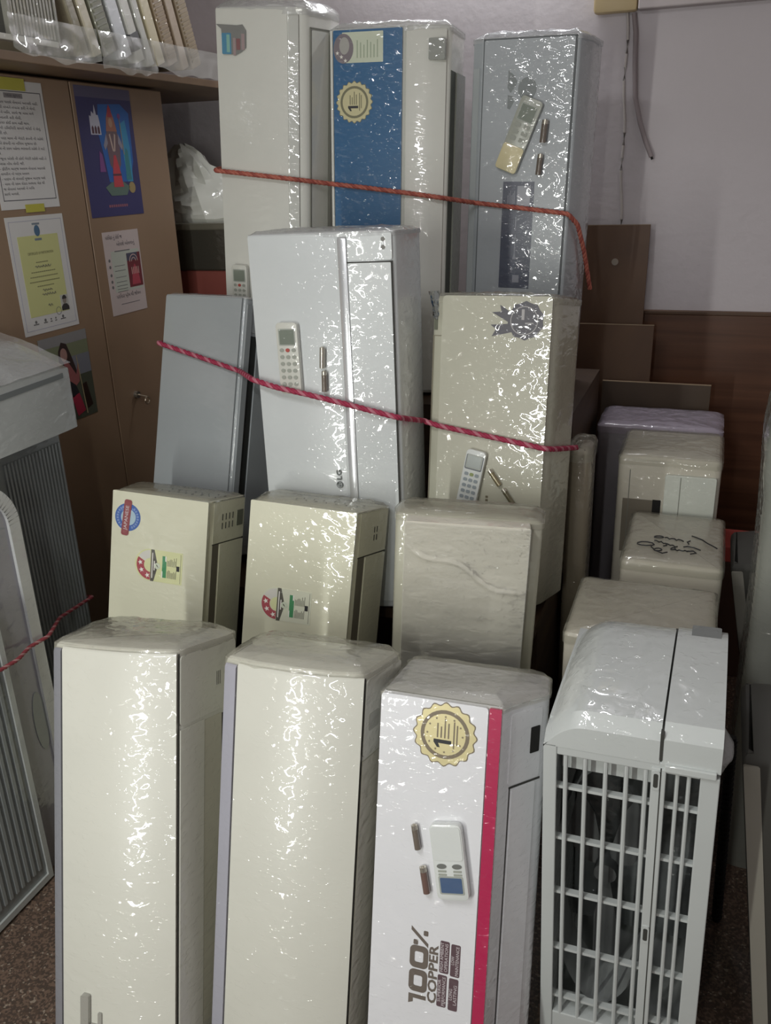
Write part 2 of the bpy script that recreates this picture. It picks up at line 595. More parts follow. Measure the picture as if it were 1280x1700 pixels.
class Unit:
    """an indoor air conditioner standing on its end; (u, depth) profile swept up its length"""
    def __init__(s, key, name, label, prof, support, body, cat='air conditioner', group=None, r1=0.010):
        X, Y, Z, yaw, lean, roll, s.W, s.D, s.H = POSE[key]
        s.Rm = Matrix.Rotation(rad(yaw), 3, 'Z') @ Matrix.Rotation(rad(-lean), 3, 'X') @ Matrix.Rotation(rad(roll), 3, 'Y')
        s.M = Matrix.Translation((X, Y, Z)) @ s.Rm.to_4x4()
        s.prof_raw = [(p[0] - s.W / 2, p[1]) + tuple(p[2:]) for p in prof]
        s.prof = resample(round_poly(s.prof_raw), 0.03)
        low = min(s.Rm[2][0] * x + s.Rm[2][1] * y for x, y in s.prof)
        s.z0 = (support - Z - low) / s.Rm[2][2]
        s.root = empty(name, label, cat, s.M, group=group)
        s.F = Frame((-s.W / 2, 0, 0), (1, 0, 0), (0, 0, 1))
        s.T = Frame((-s.W / 2, 0, s.H), (1, 0, 0), (0, 1, 0))
        mb = MB()
        extrude(mb, s.prof, s.z0, s.H, 0.006, r1)
        s.body = mb.obj('body', body, s.root, 30)

    def right(s, a, b):
        """frame on the side face running from profile point a=(u,dep) to b; first axis runs back"""
        A, B = Vector((a[0] - s.W / 2, a[1], 0)), Vector((b[0] - s.W / 2, b[1], 0))
        return Frame(A, B - A, (0, 0, 1))

    def strip(s, name, curve, z0, z1, t, m, off=0.0, parent=None, rtop=0.006):
        """curved plate following a list of (u, dep) points, t thick, outward = left-hand side of travel"""
        pts = [(u - s.W / 2, d) for u, d in curve]
        n = len(pts)
        inn, out = [], []
        for i in range(n):
            a, b = Vector(pts[max(i - 1, 0)]), Vector(pts[min(i + 1, n - 1)])
            tt = (b - a).normalized()
            nn = Vector((tt.y, -tt.x))
            p = Vector(pts[i])
            inn.append(p + nn * (off - 0.002))
            out.append(p + nn * (off + t))
        loop = inn + out[::-1]
        mb = MB()
        m2 = len(loop)
        cen = sum((Vector(q) for q in loop), Vector((0, 0))) / m2
        vs, fs = [], []
        levels = [(z0, 0.0), (z1 - rtop, 0.0), (z1 - rtop * 0.3, 0.002), (z1, 0.004)]
        for z, ins in levels:
            for k, q in enumerate(loop):
                qq = Vector(q)
                if ins and k >= n:
                    j = 2 * n - 1 - k
                    d = (inn[j] - out[j])
                    qq = qq + d.normalized() * min(ins, d.length * 0.6)
                vs.append((qq.x, qq.y, z))
        for l in range(len(levels) - 1):
            for k in range(m2):
                fs.append((l * m2 + k, l * m2 + (k + 1) % m2, (l + 1) * m2 + (k + 1) % m2, (l + 1) * m2 + k))
        for i in range(n - 1):
            fs.append((i, i + 1, m2 - 2 - i, m2 - 1 - i))
            e = (len(levels) - 1) * m2
            fs.append((e + i, e + i + 1, e + m2 - 2 - i, e + m2 - 1 - i))
        mb.add(vs, fs)
        return mb.obj(name, m, parent or s.root, 40)

    def cap(s, m, drop=0.06, dome=0.012, seed=1.0, amp=0.004, off=0.004):
        drop, amp, off = drop * 0.35, amp * 0.55, min(off, 0.003)
        """loose crinkled film pulled over the top end"""
        base = resample(s.prof, 0.012)
        rings = []
        K = 7
        for k in range(K):
            t = k / (K - 1)
            rings.append((offset_poly(base, off), s.H - drop * (1 - t) - 0.004 * (1 if k == K - 1 else 0)))
        ins = 0.0
        for k in range(1, 12):
            t = k / 11
            rings.append((None, t))
        n = len(base)
        c = sum((Vector(p) for p in base), Vector((0, 0))) / n
        vs, fs = [], []
        for k, (pts, z) in enumerate(rings):
            for i in range(n):
                if pts is not None:
                    x, y = pts[i]
                    q = Vector((x, y)) - c
                    jag = 0.0
                    d = amp * nz(x, y, z, 26, seed) * (0.4 + 0.6 * k / K)
                    q = q * (1 + d / q.length)
                    vs.append((c.x + q.x, c.y + q.y, z + jag))
                else:
                    t = z
                    bx, by = offset_poly(base, off)[i] if False else base[i]
                    q = (Vector((bx, by)) - c) * (1 - t) + (Vector((bx, by)) - c).normalized() * off * (1 - t)
                    x, y = c.x + q.x, c.y + q.y
                    zz = s.H + 0.003 + dome * math.sin(min(1, t * 2.2) * math.pi / 2) + amp * 1.6 * nz(x, y, t, 24, seed) \
                        + amp * 0.9 * nz(x, y, t, 60, seed + 3)
                    vs.append((x, y, zz))
        for k in range(len(rings) - 1):
            for i in range(n):
                fs.append((k * n + i, k * n + (i + 1) % n, (k + 1) * n + (i + 1) % n, (k + 1) * n + i))
        return MB().add(vs, fs).obj('plastic_wrap', m, s.root, 80)


def plate(u, name, fr, a, b, c, d, w0, w1, m, r=0.0, parent=None):
    return MB().rect(fr, a, b, c, d, w0, w1, r).obj(name, m, parent or u.root, 40)


def bow(u0, u1, b, y0=0.0, n=13):
    return [(u0 + (u1 - u0) * k / (n - 1), y0 - b * 4 * (k / (n - 1)) * (1 - k / (n - 1))) for k in range(n)]


def remote(u, fr, label, cu, cv, w, l, ang, m_body, m_scr, style=0, w0=0.001, flip=False):
    """remote control lying against a face; (cu, cv) its middle, ang its tilt"""
    f = fr.sub(cu, cv, ang)
    if flip:
        f = f.sub(0, 0, math.pi)
    base = f(0, 0, 0)
    Mw = u.M.copy()
    o = empty('remote_control', label, 'remote control', Mw)
    o.matrix_world = Mw @ Matrix.Translation(base)
    f = Frame((0, 0, 0), f.ex, f.ey)
    t = 0.018
    MB().rect(f, -w / 2, -l / 2, w / 2, l / 2, w0, t, 0.010, 5).obj('case', m_body, o, 30, bevel=0.0015)
    scr = (-w * 0.34, l * 0.20, w * 0.34, l * 0.40)
    MB().rect(f, scr[0] - 0.003, scr[1] - 0.003, scr[2] + 0.003, scr[3] + 0.003, t - 0.001, t + 0.0006, 0.003).obj('screen_frame', mat('remote_bezel', '#A2A69E', 0.4, film=0.5), o)
    MB().rect(f, *scr, t, t + 0.0012, 0.002).obj('screen', m_scr, o)
    if style == 0:      # keypad of small round keys
        for r_ in range(6):
            for c_ in range(3):
                p = ((c_ - 1) * w * 0.28, l * 0.12 - r_ * l * 0.095)
                mm = mat('remote_red_key', '#B0493F', 0.5, film=0.4) if (r_, c_) == (0, 1) else BTN
                MB().poly(f, circ(p[0], p[1], w * 0.10, 12, ry=w * 0.085), t - 0.001, t + 0.0018).obj('key', mm, o)
    elif style == 1:    # two oval keys, four flat ones and a slide cover
        for sx in (-1, 1):
            MB().poly(f, circ(sx * w * 0.24, l * 0.045, w * 0.15, 16, ry=w * 0.075), t - 0.001, t + 0.002).obj('key', mat('remote_grey_key', '#6E706C', 0.5, film=0.4), o)
            for k in range(2):
                MB().rect(f, sx * w * 0.24 - w * 0.13, l * (0.10 + 0.045 * k), sx * w * 0.24 + w * 0.13, l * (0.125 + 0.045 * k), t - 0.001, t + 0.0012, 0.001).obj('key', BTN, o)
        MB().rect(f, -w * 0.46, -l * 0.47, w * 0.46, -l * 0.03, t - 0.001, t + 0.0012, 0.006).obj('slide_cover', m_body, o, 30)
    elif style == 2:    # dark display surround, silver keys
        MB().rect(f, -w * 0.44, l * 0.16, w * 0.44, l * 0.42, t - 0.001, t + 0.0004, 0.004).obj('display_surround', mat('remote_dark_grey', '#5E646A', 0.4, film=0.6), o)
        for r_ in range(5):
            for c_ in range(3):
                p = ((c_ - 1) * w * 0.27, l * 0.08 - r_ * l * 0.10)
                mm = mat('remote_green_key', '#8E9A62', 0.5, film=0.4) if (r_, c_) == (0, 1) else mat('remote_silver_key', '#8E979C', 0.35, film=0.8)
                MB().rect(f, p[0] - w * 0.10, p[1] - l * 0.028, p[0] + w * 0.10, p[1] + l * 0.028, t - 0.001, t + 0.0016, 0.003).obj('key', mm, o)
    else:               # cream slide cover on the lower third
        MB().rect(f, -w * 0.49, -l * 0.49, w * 0.49, -l * 0.14, t - 0.004, t + 0.004, 0.008).obj('slide_cover', REMC, o, 30, bevel=0.001)
        for r_ in range(3):
            for c_ in range(2):
                p = ((c_ - 0.5) * w * 0.42, l * 0.13 - r_ * l * 0.09)
                MB().rect(f, p[0] - w * 0.14, p[1] - l * 0.028, p[0] + w * 0.14, p[1] + l * 0.028, t - 0.001, t + 0.0016, 0.003).obj('key', BTN, o)
    return o


def battery(u, fr, label, cu, cv, ang, l=0.044, r=0.0052, m=None):
    f = fr.sub(cu, cv, ang)
    base = f(0, 0, 0)
    o = empty('battery', label, 'battery', u.M)
    o.matrix_world = u.M @ Matrix.Translation(base)
    f = Frame((0, 0, 0), f.ex, f.ey)
    c = f.n * (r + 0.0015)
    MB().tube([c - f.ey * l / 2, c + f.ey * l * 0.32], r, 14).obj('sleeve', m or BATT, o, 40)
    MB().tube([c + f.ey * l * 0.32, c + f.ey * l / 2], r * 0.98, 14).obj('metal_end', BATM, o, 40)
    MB().tube([c + f.ey * l / 2, c + f.ey * (l / 2 + 0.002)], r * 0.4, 10).obj('terminal', BATM, o, 40)
    return o


def badge(u, fr, cu, cv, R, rot, m_disc, m_ring, m_num, w=0.0008, ten=16, stars=True):
    """scalloped award sticker with a ring, stars, a figure 1 and lines of small print"""
    def scallop(R_):
        return [(cu + R_ * (1 + 0.05 * math.cos(ten * 2 * math.pi * k / (ten * 6))) * math.cos(2 * math.pi * k / (ten * 6)),
                 cv + R_ * (1 + 0.05 * math.cos(ten * 2 * math.pi * k / (ten * 6))) * math.sin(2 * math.pi * k / (ten * 6))) for k in range(ten * 6)]
    d = MB().poly(fr, scallop(R * 1.015), 0.0, w * 0.6).obj('award_badge', m_ring, u.root, 0)
    MB().poly(fr, scallop(R * 0.975), w * 0.6, w).obj('badge_face', m_disc, d, 0)
    mb = MB()
    ring_geo(mb, fr, cu, cv, R * 0.68, R * 0.80, w, w + 0.0005)
    mb.obj('ring', m_ring, d, 0)
    f = fr.sub(cu, cv, rot, w)
    mb = MB()
    mb.poly(f, [(-0.30 * R, -0.22 * R), (-0.18 * R, -0.22 * R), (-0.18 * R, 0.36 * R), (-0.28 * R, 0.36 * R), (-0.44 * R, 0.24 * R), (-0.44 * R, 0.15 * R), (-0.30 * R, 0.21 * R)], 0.0, 0.0005)
    mb.obj('numeral', m_num, d, 0)
    mb = MB()
    for k, (y, x0, x1) in enumerate(((0.24, -0.12, 0.35), (0.12, -0.12, 0.25), (0.0, -0.12, 0.52), (-0.12, -0.12, 0.38), (-0.30, -0.42, 0.45), (-0.40, -0.30, 0.35))):
        mb.rect(f, x0 * R, (y - 0.022) * R, x1 * R, (y + 0.022) * R, 0.0, 0.0005)
    mb.obj('print_lines', m_ring, d, 0)
    if stars:
        for k in range(12):
            q = 2 * math.pi * k / 12
            MB().poly(fr, star_pts(cu + R * 0.58 * math.cos(q), cv + R * 0.58 * math.sin(q), R * 0.045), w, w + 0.0005).obj('star', m_ring, d, 0)
    return d


def star_label(u, fr, cu, cv, s, rot, m_base, faded=False):
    """energy rating label lying on its side: a dial with red stars, a dark band, green and print blocks"""
    f = fr.sub(cu, cv, rot)
    # drawn upright in (x right, y up): dial on top, sheet below; height 1.5 s, width s
    pts = [(-0.5 * s, -0.85 * s), (0.5 * s, -0.85 * s), (0.5 * s, 0.25 * s)] + circ(0, 0.25 * s, 0.5 * s, 20, 0, 180)[1:-1] + [(-0.5 * s, 0.25 * s)]
    b = MB().poly(f, pts, 0.0, 0.0008).obj('star_label', m_base, u.root, 0)
    mb = MB()
    ring_geo(mb, f, 0, 0.22 * s, 0.22 * s, 0.47 * s, 0.0008, 0.0013, 16, 62, 180)
    mb.obj('red_arc', LABR, b, 0)
    mb = MB()
    ring_geo(mb, f, 0, 0.22 * s, 0.22 * s, 0.47 * s, 0.0008, 0.0013, 10, 2, 60)
    mb.obj('white_arc', mat('label_white', '#D2CFC6', 0.5, film=0.6), b, 0)
    for a in (165, 122, 82):
        MB().poly(f, star_pts(0.345 * s * math.cos(rad(a)), 0.22 * s + 0.345 * s * math.sin(rad(a)), 0.085 * s), 0.0013, 0.0018).obj('star', STARW, b, 0)
    MB().poly(f, circ(0, 0.215 * s, 0.205 * s, 16, 0, 180), 0.0008, 0.0013).obj('dial_centre', LABY, b, 0)
    MB().poly(f, [(-0.5 * s, 0.21 * s), (0.5 * s, 0.21 * s), (0.5 * s, 0.10 * s), (0.05 * s, -0.02 * s), (-0.05 * s, -0.02 * s), (-0.5 * s, 0.10 * s)], 0.0008, 0.0013).obj('dark_band', LABD, b, 0)
    mb = MB()
    mb.rect(f, -0.40 * s, 0.14 * s, 0.40 * s, 0.17 * s, 0.0013, 0.0017)
    mb.rect(f, -0.15 * s, 0.07 * s, 0.15 * s, 0.10 * s, 0.0013, 0.0017)
    mb.obj('band_print', STARW, b, 0)
    MB().poly(f, circ(0, -0.02 * s, 0.10 * s, 20), 0.0013, 0.0018).obj('seal', PALE, b, 0)
    MB().poly(f, [(-0.05 * s, -0.06 * s), (0.01 * s, -0.03 * s), (0.05 * s, 0.02 * s), (0.0, 0.01 * s)], 0.0018, 0.0022).obj('seal_mark', LABD, b, 0)
    MB().rect(f, -0.34 * s, -0.32 * s, 0.34 * s, -0.18 * s, 0.0008, 0.0013).obj('green_block', LABG, b, 0)
    mb = MB()
    mb.rect(f, -0.34 * s, -0.20 * s, -0.14 * s, -0.17 * s, 0.0013, 0.0017)
    mb.rect(f, 0.18 * s, -0.32 * s, 0.34 * s, -0.28 * s, 0.0013, 0.0017)
    mb.obj('green_block_print', STARW, b, 0)
    mb = MB()
    rnd = random.Random(7)
    for k in range(9):
        y = -0.36 * s - 0.036 * s * k
        mb.rect(f, -0.34 * s, y - 0.007 * s, (-0.34 + 0.18 + 0.12 * rnd.random()) * s, y + 0.007 * s, 0.0008, 0.0012)
        mb.rect(f, 0.04 * s, y - 0.007 * s, (0.04 + 0.16 + 0.14 * rnd.random()) * s, y + 0.007 * s, 0.0008, 0.0012)
    mb.rect(f, -0.46 * s, -0.80 * s, 0.46 * s, -0.79 * s, 0.0008, 0.0012)
    mb.obj('print_lines', LABD, b, 0)
    MB().rect(f, -0.08 * s, -0.76 * s, 0.08 * s, -0.66 * s, 0.0008, 0.0013).obj('stamp', BLACKP, b, 0)
    return b


def side_vents(u, fr, s0, s1, v0, v1, n, m=SEAM):
    mb = MB()
    for k in range(n):
        a = s0 + (s1 - s0) * (k + 0.2) / n
        for vv0, vv1 in ((v0, v0 + (v1 - v0) * 0.42), (v0 + (v1 - v0) * 0.58, v1)):
            mb.rect(fr, a, vv0, a + 0.0035, vv1, -0.001, 0.0006)
    return mb.obj('indicator_marks', m, u.root, 0)


STEP1, STEP2 = 0.60, 1.03

# ---- front row, left: cream unit with a grey edge strip
u = Unit('U1', 'split_air_conditioner', 'cream wrapped air conditioner with grey left edge strip, leftmost of front row',
         [(0.0, 0.012, 0.012), (0.06, 0.0), (0.13, -0.003), (0.20, 0.0), (0.262, 0.014, 0.03), (0.292, 0.235, 0.03), (-0.03, 0.235, 0.04)],
         0.0, CREAM, group='split units in the front row', r1=0.016)
u.strip('front_panel', [(0.026 + 0.2345 * k / 14, 0.006 - 0.013 * math.sin(math.pi * k / 14) + (0.008 * (k / 14) ** 4)) for k in range(15)], u.z0 + 0.01, u.H - 0.008, 0.006, CREAM)
u.strip('edge_strip', [(0.004, 0.010), (0.012, 0.006), (0.023, 0.003)], u.z0 + 0.01, u.H - 0.012, 0.004, STRIPG)
fr = u.right((0.262, 0.016), (0.292, 0.235))
plate(u, 'seam', fr, 0.0015, u.z0 + 0.02, 0.003, u.H - 0.01, -0.001, 0.0008, SEAM)
plate(u, 'end_cover', fr, 0.004, u.H - 0.150, 0.200, u.H - 0.015, -0.001, 0.003, CREAM, 0.008)
plate(u, 'louver', fr, 0.004, u.z0 + 0.05, 0.085, u.H - 0.157, -0.001, 0.0035, CREAM)
plate(u, 'louver', fr, 0.088, u.z0 + 0.05, 0.150, u.H - 0.160, -0.001, 0.002, mat('louver_shade', '#C2BEAE', 0.45, film=0.7))
plate(u, 'air_slot', fr, 0.153, u.z0 + 0.05, 0.178, u.H - 0.162, -0.001, 0.0008, SEAM)
mb = MB()
for k in range(3):
    mb.rect(fr, 0.128 + 0.006 * k, u.H - 0.098, 0.1305 + 0.006 * k, u.H - 0.070, 0.003, 0.0034)
mb.obj('indicator_marks', GREYP, u.root, 0)
mb = MB()
mb.rect(u.F, 0.075, u.z0, 0.092, 0.232, 0.008, 0.020, 0.003)
mb.rect(u.F, 0.110, u.z0, 0.118, 0.200, 0.008, 0.016, 0.002)
mb.rect(u.F, 0.075, 0.120, 0.118, 0.175, 0.008, 0.012, 0.002)
mb.obj('mounting_clip', mat('clip_grey', '#9C9A92', 0.35, film=1.0), u.root, 40)
u.cap(WRAP, 0.05, 0.016, 1.0)
U1 = u

# ---- front row, second
u = Unit('U2', 'split_air_conditioner', 'tall cream curved air conditioner with lavender-grey edge strip, second in front row',
         [(0.0, 0.010, 0.012), (0.07, -0.006), (0.15, -0.010), (0.22, -0.004), (0.282, 0.012, 0.03), (0.302, 0.205, 0.03), (-0.012, 0.205, 0.04)],
         0.0, CREAM, group='split units in the front row', r1=0.016)
u.strip('front_panel', [(0.034 + 0.2465 * k / 14, 0.002 - 0.014 * math.sin(math.pi * k / 14) + (0.010 * (k / 14) ** 4)) for k in range(15)], u.z0 + 0.01, u.H - 0.010, 0.006, CREAM)
u.strip('edge_strip', [(0.005, 0.006), (0.015, 0.002), (0.031, -0.002)], u.z0 + 0.01, u.H - 0.014, 0.004, mat('lavender_trim_strip', '#A3A2AC', 0.3, film=0.9))
fr = u.right((0.282, 0.014), (0.302, 0.205))
plate(u, 'seam', fr, 0.0015, u.z0 + 0.02, 0.003, u.H - 0.012, -0.001, 0.0008, SEAM)
plate(u, 'end_cover', fr, 0.004, u.H - 0.165, 0.180, u.H - 0.016, -0.001, 0.003, CREAM, 0.008)
plate(u, 'sensor_window', fr, 0.022, u.H - 0.118, 0.070, u.H - 0.085, 0.0028, 0.004, mat('sensor_grey', '#A9A89E', 0.3, film=0.6), 0.006)
plate(u, 'louver', fr, 0.004, u.z0 + 0.05, 0.110, u.H - 0.172, -0.001, 0.003, mat('louver_shade', '#C2BEAE', 0.45, film=0.7))
plate(u, 'air_slot', fr, 0.114, u.z0 + 0.05, 0.150, u.H - 0.175, -0.001, 0.0008, SEAM)
mb = MB()
for k in range(2):
    mb.rect(fr, 0.088 + 0.012 * k, u.H - 0.104, 0.092 + 0.012 * k, u.H - 0.090, 0.003, 0.0034)
mb.obj('indicator_marks', SEAM, u.root, 0)
u.cap(WRAP, 0.05, 0.016, 2.3)

# ---- front row, third: white with a crimson stripe
u = Unit('U3', 'split_air_conditioner', 'white air conditioner with crimson side stripe and 100% COPPER print',
         [(0.0, 0.002, 0.004), (0.228, 0.002, 0.004), (0.238, 0.030, 0.01), (0.292, 0.120, 0.05), (0.278, 0.235, 0.03), (-0.015, 0.235, 0.03)],
         0.0, WHITE, group='split units in the front row', r1=0.008)
plate(u, 'front_panel', u.F, 0.002, u.z0 + 0.01, 0.203, u.H - 0.002, -0.001, 0.006, WHITE, 0.006)
plate(u, 'stripe', u.F, 0.205, u.z0 + 0.01, 0.227, u.H - 0.002, -0.001, 0.006, RED, 0.001)
fr = u.right((0.238, 0.030), (0.292, 0.120))
plate(u, 'end_cover', fr, 0.000, u.H - 0.155, 0.085, u.H - 0.02, -0.001, 0.002, WHITE, 0.006)
plate(u, 'display_window', fr, 0.055, u.H - 0.105, 0.080, u.H - 0.055, 0.0018, 0.003, DARK, 0.002)
plate(u, 'seam', fr, 0.004, u.H - 0.162, 0.090, u.H - 0.158, 0.0, 0.0008, SEAM)
plate(u, 'louver', fr, 0.010, u.z0 + 0.05, 0.075, u.H - 0.165, -0.001, 0.0025, WHITE)
plate(u, 'seam', fr, 0.005, u.z0 + 0.05, 0.0075, u.H - 0.160, 0.0, 0.0008, SEAM)
F6 = u.F.sub(0, 0, 0, 0.006)
badge(u, F6, 0.126, 0.768, 0.057, rad(90), GOLD, GOLDR, BLACKP)
remote(u, F6, 'white remote with blue screen under film beside the crimson stripe', 0.150, 0.536, 0.060, 0.142, rad(10), REMW, SCRB, 1, flip=True)
battery(u, F6, 'dark battery taped left of blue-screened remote, upper one', 0.083, 0.567, rad(12), 0.046, 0.0062)
battery(u, F6, 'brown battery taped left of blue-screened remote, lower one', 0.104, 0.488, rad(12), 0.050, 0.0068, mat('battery_brown', '#6E564E', 0.35, film=0.8))
BRZ = mat('bronze_print', '#6B625A', 0.4, film=0.6)
PLUM = mat('plum_print', '#5E4A50', 0.4, film=0.6)
g = F6.sub(0.099, 0.232, rad(90))


def hoop(mb, fr, x0, y0, x1, y1, t, r, w1):
    """rounded rectangular letter O as a closed band"""
    a, b = rrect(x0, y0, x1, y1, r, 5), rrect(x0 + t, y0 + t * 0.8, x1 - t, y1 - t * 0.8, r * 0.35, 5)
    n = len(a)
    mb.add([fr(p[0], p[1], w1) for p in a] + [fr(p[0], p[1], w1) for p in b], [(i, (i + 1) % n, n + (i + 1) % n, n + i) for i in range(n)])


mb = MB()
mb.poly(g, [(0.012, -0.016), (0.020, -0.016), (0.020, 0.018), (0.000, 0.018), (0.004, 0.009), (0.012, 0.009)], 0, 0.0006)
o = mb.obj('copper_slogan', BRZ, u.root, 0)
for k in range(2):
    mb = MB()
    hoop(mb, g, 0.026 + 0.048 * k, -0.017, 0.071 + 0.048 * k, 0.019, 0.012, 0.010, 0.0006)
    mb.obj('slogan_zero', BRZ, o, 0)
mb = MB()
g = F6.sub(0.099, 0.362, rad(90))
mb.poly(g, [(-0.012, -0.016), (-0.004, -0.016), (0.026, 0.018), (0.018, 0.018)], 0.0, 0.0006)
mb.rect(g, -0.010, 0.004, 0.000, 0.013, 0.0, 0.0006, 0.002)
mb.rect(g, 0.011, -0.015, 0.021, -0.006, 0.0, 0.0006, 0.002)
mb.obj('percent_sign', BRZ, o, 0)
mb = MB()
text_geo(mb, F6, 'COPPER', 0.127, 0.300, 0.0235, rot=rad(90), width=0.118, bold=0.03)
mb.obj('copper_word', BRZ, o, 0)
for (cu, cv, t1, t2) in ((0.147, 0.340, 'HIGH AMBIENT', 'OPERATIONS'), (0.168, 0.338, 'LOW', 'MAINTENANCE'), (0.145, 0.272, 'SUPERIOR', 'PERFORMANCE'), (0.167, 0.270, 'LONG', 'LASTING')):
    bx = MB().rect(F6, cu - 0.009, cv - 0.032, cu + 0.009, cv + 0.032, 0.0, 0.0006, 0.003).obj('slogan_box', PLUM, o, 0)
    mb = MB()
    for k, t in enumerate((t1, t2)):
        text_geo(mb, F6, t, cu - 0.0045 + 0.0085 * k, cv, 0.0085, 0.0010, rot=rad(90), width=min(0.058, 0.0056 * len(t)))
    mb.obj('slogan_text', mat('pale_print', '#CFC6C8', 0.5), bx, 0)
u.cap(WRAP, 0.03, 0.014, 3.7)
U3 = u

# ---- second row: three boxy cream units standing on the floor behind the front row
def boxy(key, label, prof, group='boxy cream split units in the second row'):
    u = Unit(key, 'split_air_conditioner', label, prof, 0.0, CREAMY, group=group, r1=0.004)
    plate(u, 'front_panel', u.F, -0.002, u.z0 + 0.01, u.W, u.H + 0.001, -0.001, 0.010, CREAMY, 0.003)
    return u


PJ = [(0.004, 0.004), (0.258, 0.004), (0.262, 0.014), (0.285, 0.170, 0.008), (-0.02, 0.150, 0.01)]
u = boxy('J1', 'boxy cream air conditioner with round blue JAPANESE badge and star label', PJ)
fr = u.right((0.262, 0.014), (0.285, 0.170))
plate(u, 'end_cover', fr, 0.010, u.H - 0.112, 0.155, u.H - 0.006, -0.001, 0.002, CREAMY)
plate(u, 'display_window', fr, 0.118, u.H - 0.078, 0.148, u.H - 0.036, 0.0018, 0.0032, mat('display_grey', '#6E7062', 0.3), 0.001)
side_vents(u, Frame(fr(0, 0, 0.002), fr.ex, fr.ey), 0.045, 0.110, u.H - 0.078, u.H - 0.038, 4)
plate(u, 'panel_gap', fr, 0.012, u.z0 + 0.05, 0.040, u.H - 0.116, -0.001, 0.0008, mat('gap_grey', '#6C675A', 0.6))
plate(u, 'seam', fr, 0.010, u.H - 0.116, 0.156, u.H - 0.1135, 0.0, 0.001, SEAM)
plate(u, 'louver', fr, 0.044, u.z0 + 0.05, 0.155, u.H - 0.118, -0.001, 0.0025, CREAMY)
F1 = u.F.sub(0, 0, 0, 0.010)
d = MB().poly(F1, circ(0.043, 0.905, 0.036, 32), 0, 0.0008).obj('quality_badge', mat('badge_blue', '#3F63A8', 0.4, film=0.6), u.root, 0)
MB().poly(F1, circ(0.045, 0.905, 0.021, 28), 0.0008, 0.0013).obj('badge_centre', mat('badge_pale_blue', '#A9C0CC', 0.35, film=0.8), d, 0)
mb = MB()
for k in range(9):
    for a0 in (118, -62):
        q = rad(a0 + k * 14)
        mb.rect(F1.sub(0.043 + 0.0285 * math.cos(q), 0.905 + 0.0285 * math.sin(q), q + math.pi / 2), -0.0022, -0.003, 0.0022, 0.003, 0.0008, 0.0013)
mb.obj('badge_lettering', mat('badge_dim_print', '#7E93C0', 0.5), d, 0)
g = F1.sub(0.040, 0.904, rad(-5))
rb = MB().rect(g, -0.0105, -0.047, 0.0105, 0.047, 0.0013, 0.0020, 0.006).obj('ribbon', mat('badge_red', '#8E4448', 0.45, film=0.5), d, 0)
mb = MB()
text_geo(mb, g, 'JAPANESE', 0, 0, 0.013, 0.0024, rot=rad(90), width=0.064)
mb.obj('badge_word', mat('pale_print', '#CFC6C8', 0.5), d, 0)
star_label(u, F1, 0.131, 0.789, 0.083, rad(90), LABY)
mb = MB()
rnd = random.Random(3)
for k in range(16):
    x, y = 0.09 + 0.011 * k, 0.075 + 0.006 * math.sin(k * 2.1)
    mb.tube([u.T(x + 0.004 * rnd.random(), y + 0.010 * rnd.random() - 0.005 + (0.03 if k % 2 else 0), 0.0015) for _ in range(4)], 0.0011, 5)
mb.obj('pen_scrawl', BLACKP, u.root, 0)
u.cap(WRAP, 0.004, 0.004, 5.1, 0.002, 0.002)

u = boxy('J2', 'boxy cream air conditioner with faded star label low on its panel',
         [(0.004, 0.004), (0.258, 0.004), (0.262, 0.014), (0.300, 0.165, 0.008), (-0.02, 0.150, 0.01)])
fr = u.right((0.262, 0.014), (0.300, 0.165))
plate(u, 'end_cover', fr, 0.012, u.H - 0.112, 0.150, u.H - 0.006, -0.001, 0.002, CREAMY)
side_vents(u, Frame(fr(0, 0, 0.002), fr.ex, fr.ey), 0.080, 0.106, u.H - 0.080, u.H - 0.045, 2)
plate(u, 'panel_gap', fr, 0.014, u.z0 + 0.05, 0.045, u.H - 0.116, -0.001, 0.0008, mat('gap_grey', '#6C675A', 0.6))
plate(u, 'seam', fr, 0.012, u.H - 0.116, 0.152, u.H - 0.1135, 0.0, 0.001, SEAM)
plate(u, 'louver', fr, 0.049, u.z0 + 0.05, 0.150, u.H - 0.118, -0.001, 0.0025, CREAMY)
star_label(u, u.F.sub(0, 0, 0, 0.010), 0.100, 0.735, 0.082, rad(90), mat('faded_label', '#D6D7C2', 0.4, film=0.7))
mb = MB()
for k in range(14):
    x, y = 0.08 + 0.013 * k, 0.085
    mb.tube([u.T(x + 0.005 * rnd.random(), y + 0.012 * rnd.random() + (0.012 if k % 2 else -0.012), 0.0015) for _ in range(4)], 0.0010, 5)
mb.obj('pen_scrawl', mat('grey_ink', '#6A675E', 0.6), u.root, 0)
u.cap(WRAP, 0.012, 0.010, 6.2, 0.004, 0.003)

u = Unit('J3', 'split_air_conditioner', 'blank cream air conditioner with heavily crinkled glossy film, rightmost of second row',
         [(-0.030, 0.085, 0.012), (-0.026, 0.045, 0.012), (0.0, 0.040), (0.275, 0.040), (0.303, 0.045, 0.012), (0.310, 0.150, 0.02), (-0.02, 0.150, 0.02)], 0.0, BEIGE,
         group='boxy cream split units in the second row', r1=0.008)
plate(u, 'front_panel', u.F, 0.0, u.z0 + 0.01, 0.275, u.H - 0.003, -0.045, 0.0, mat('cream_panel', '#E2DDCE', 0.4, film=0.5), 0.004)
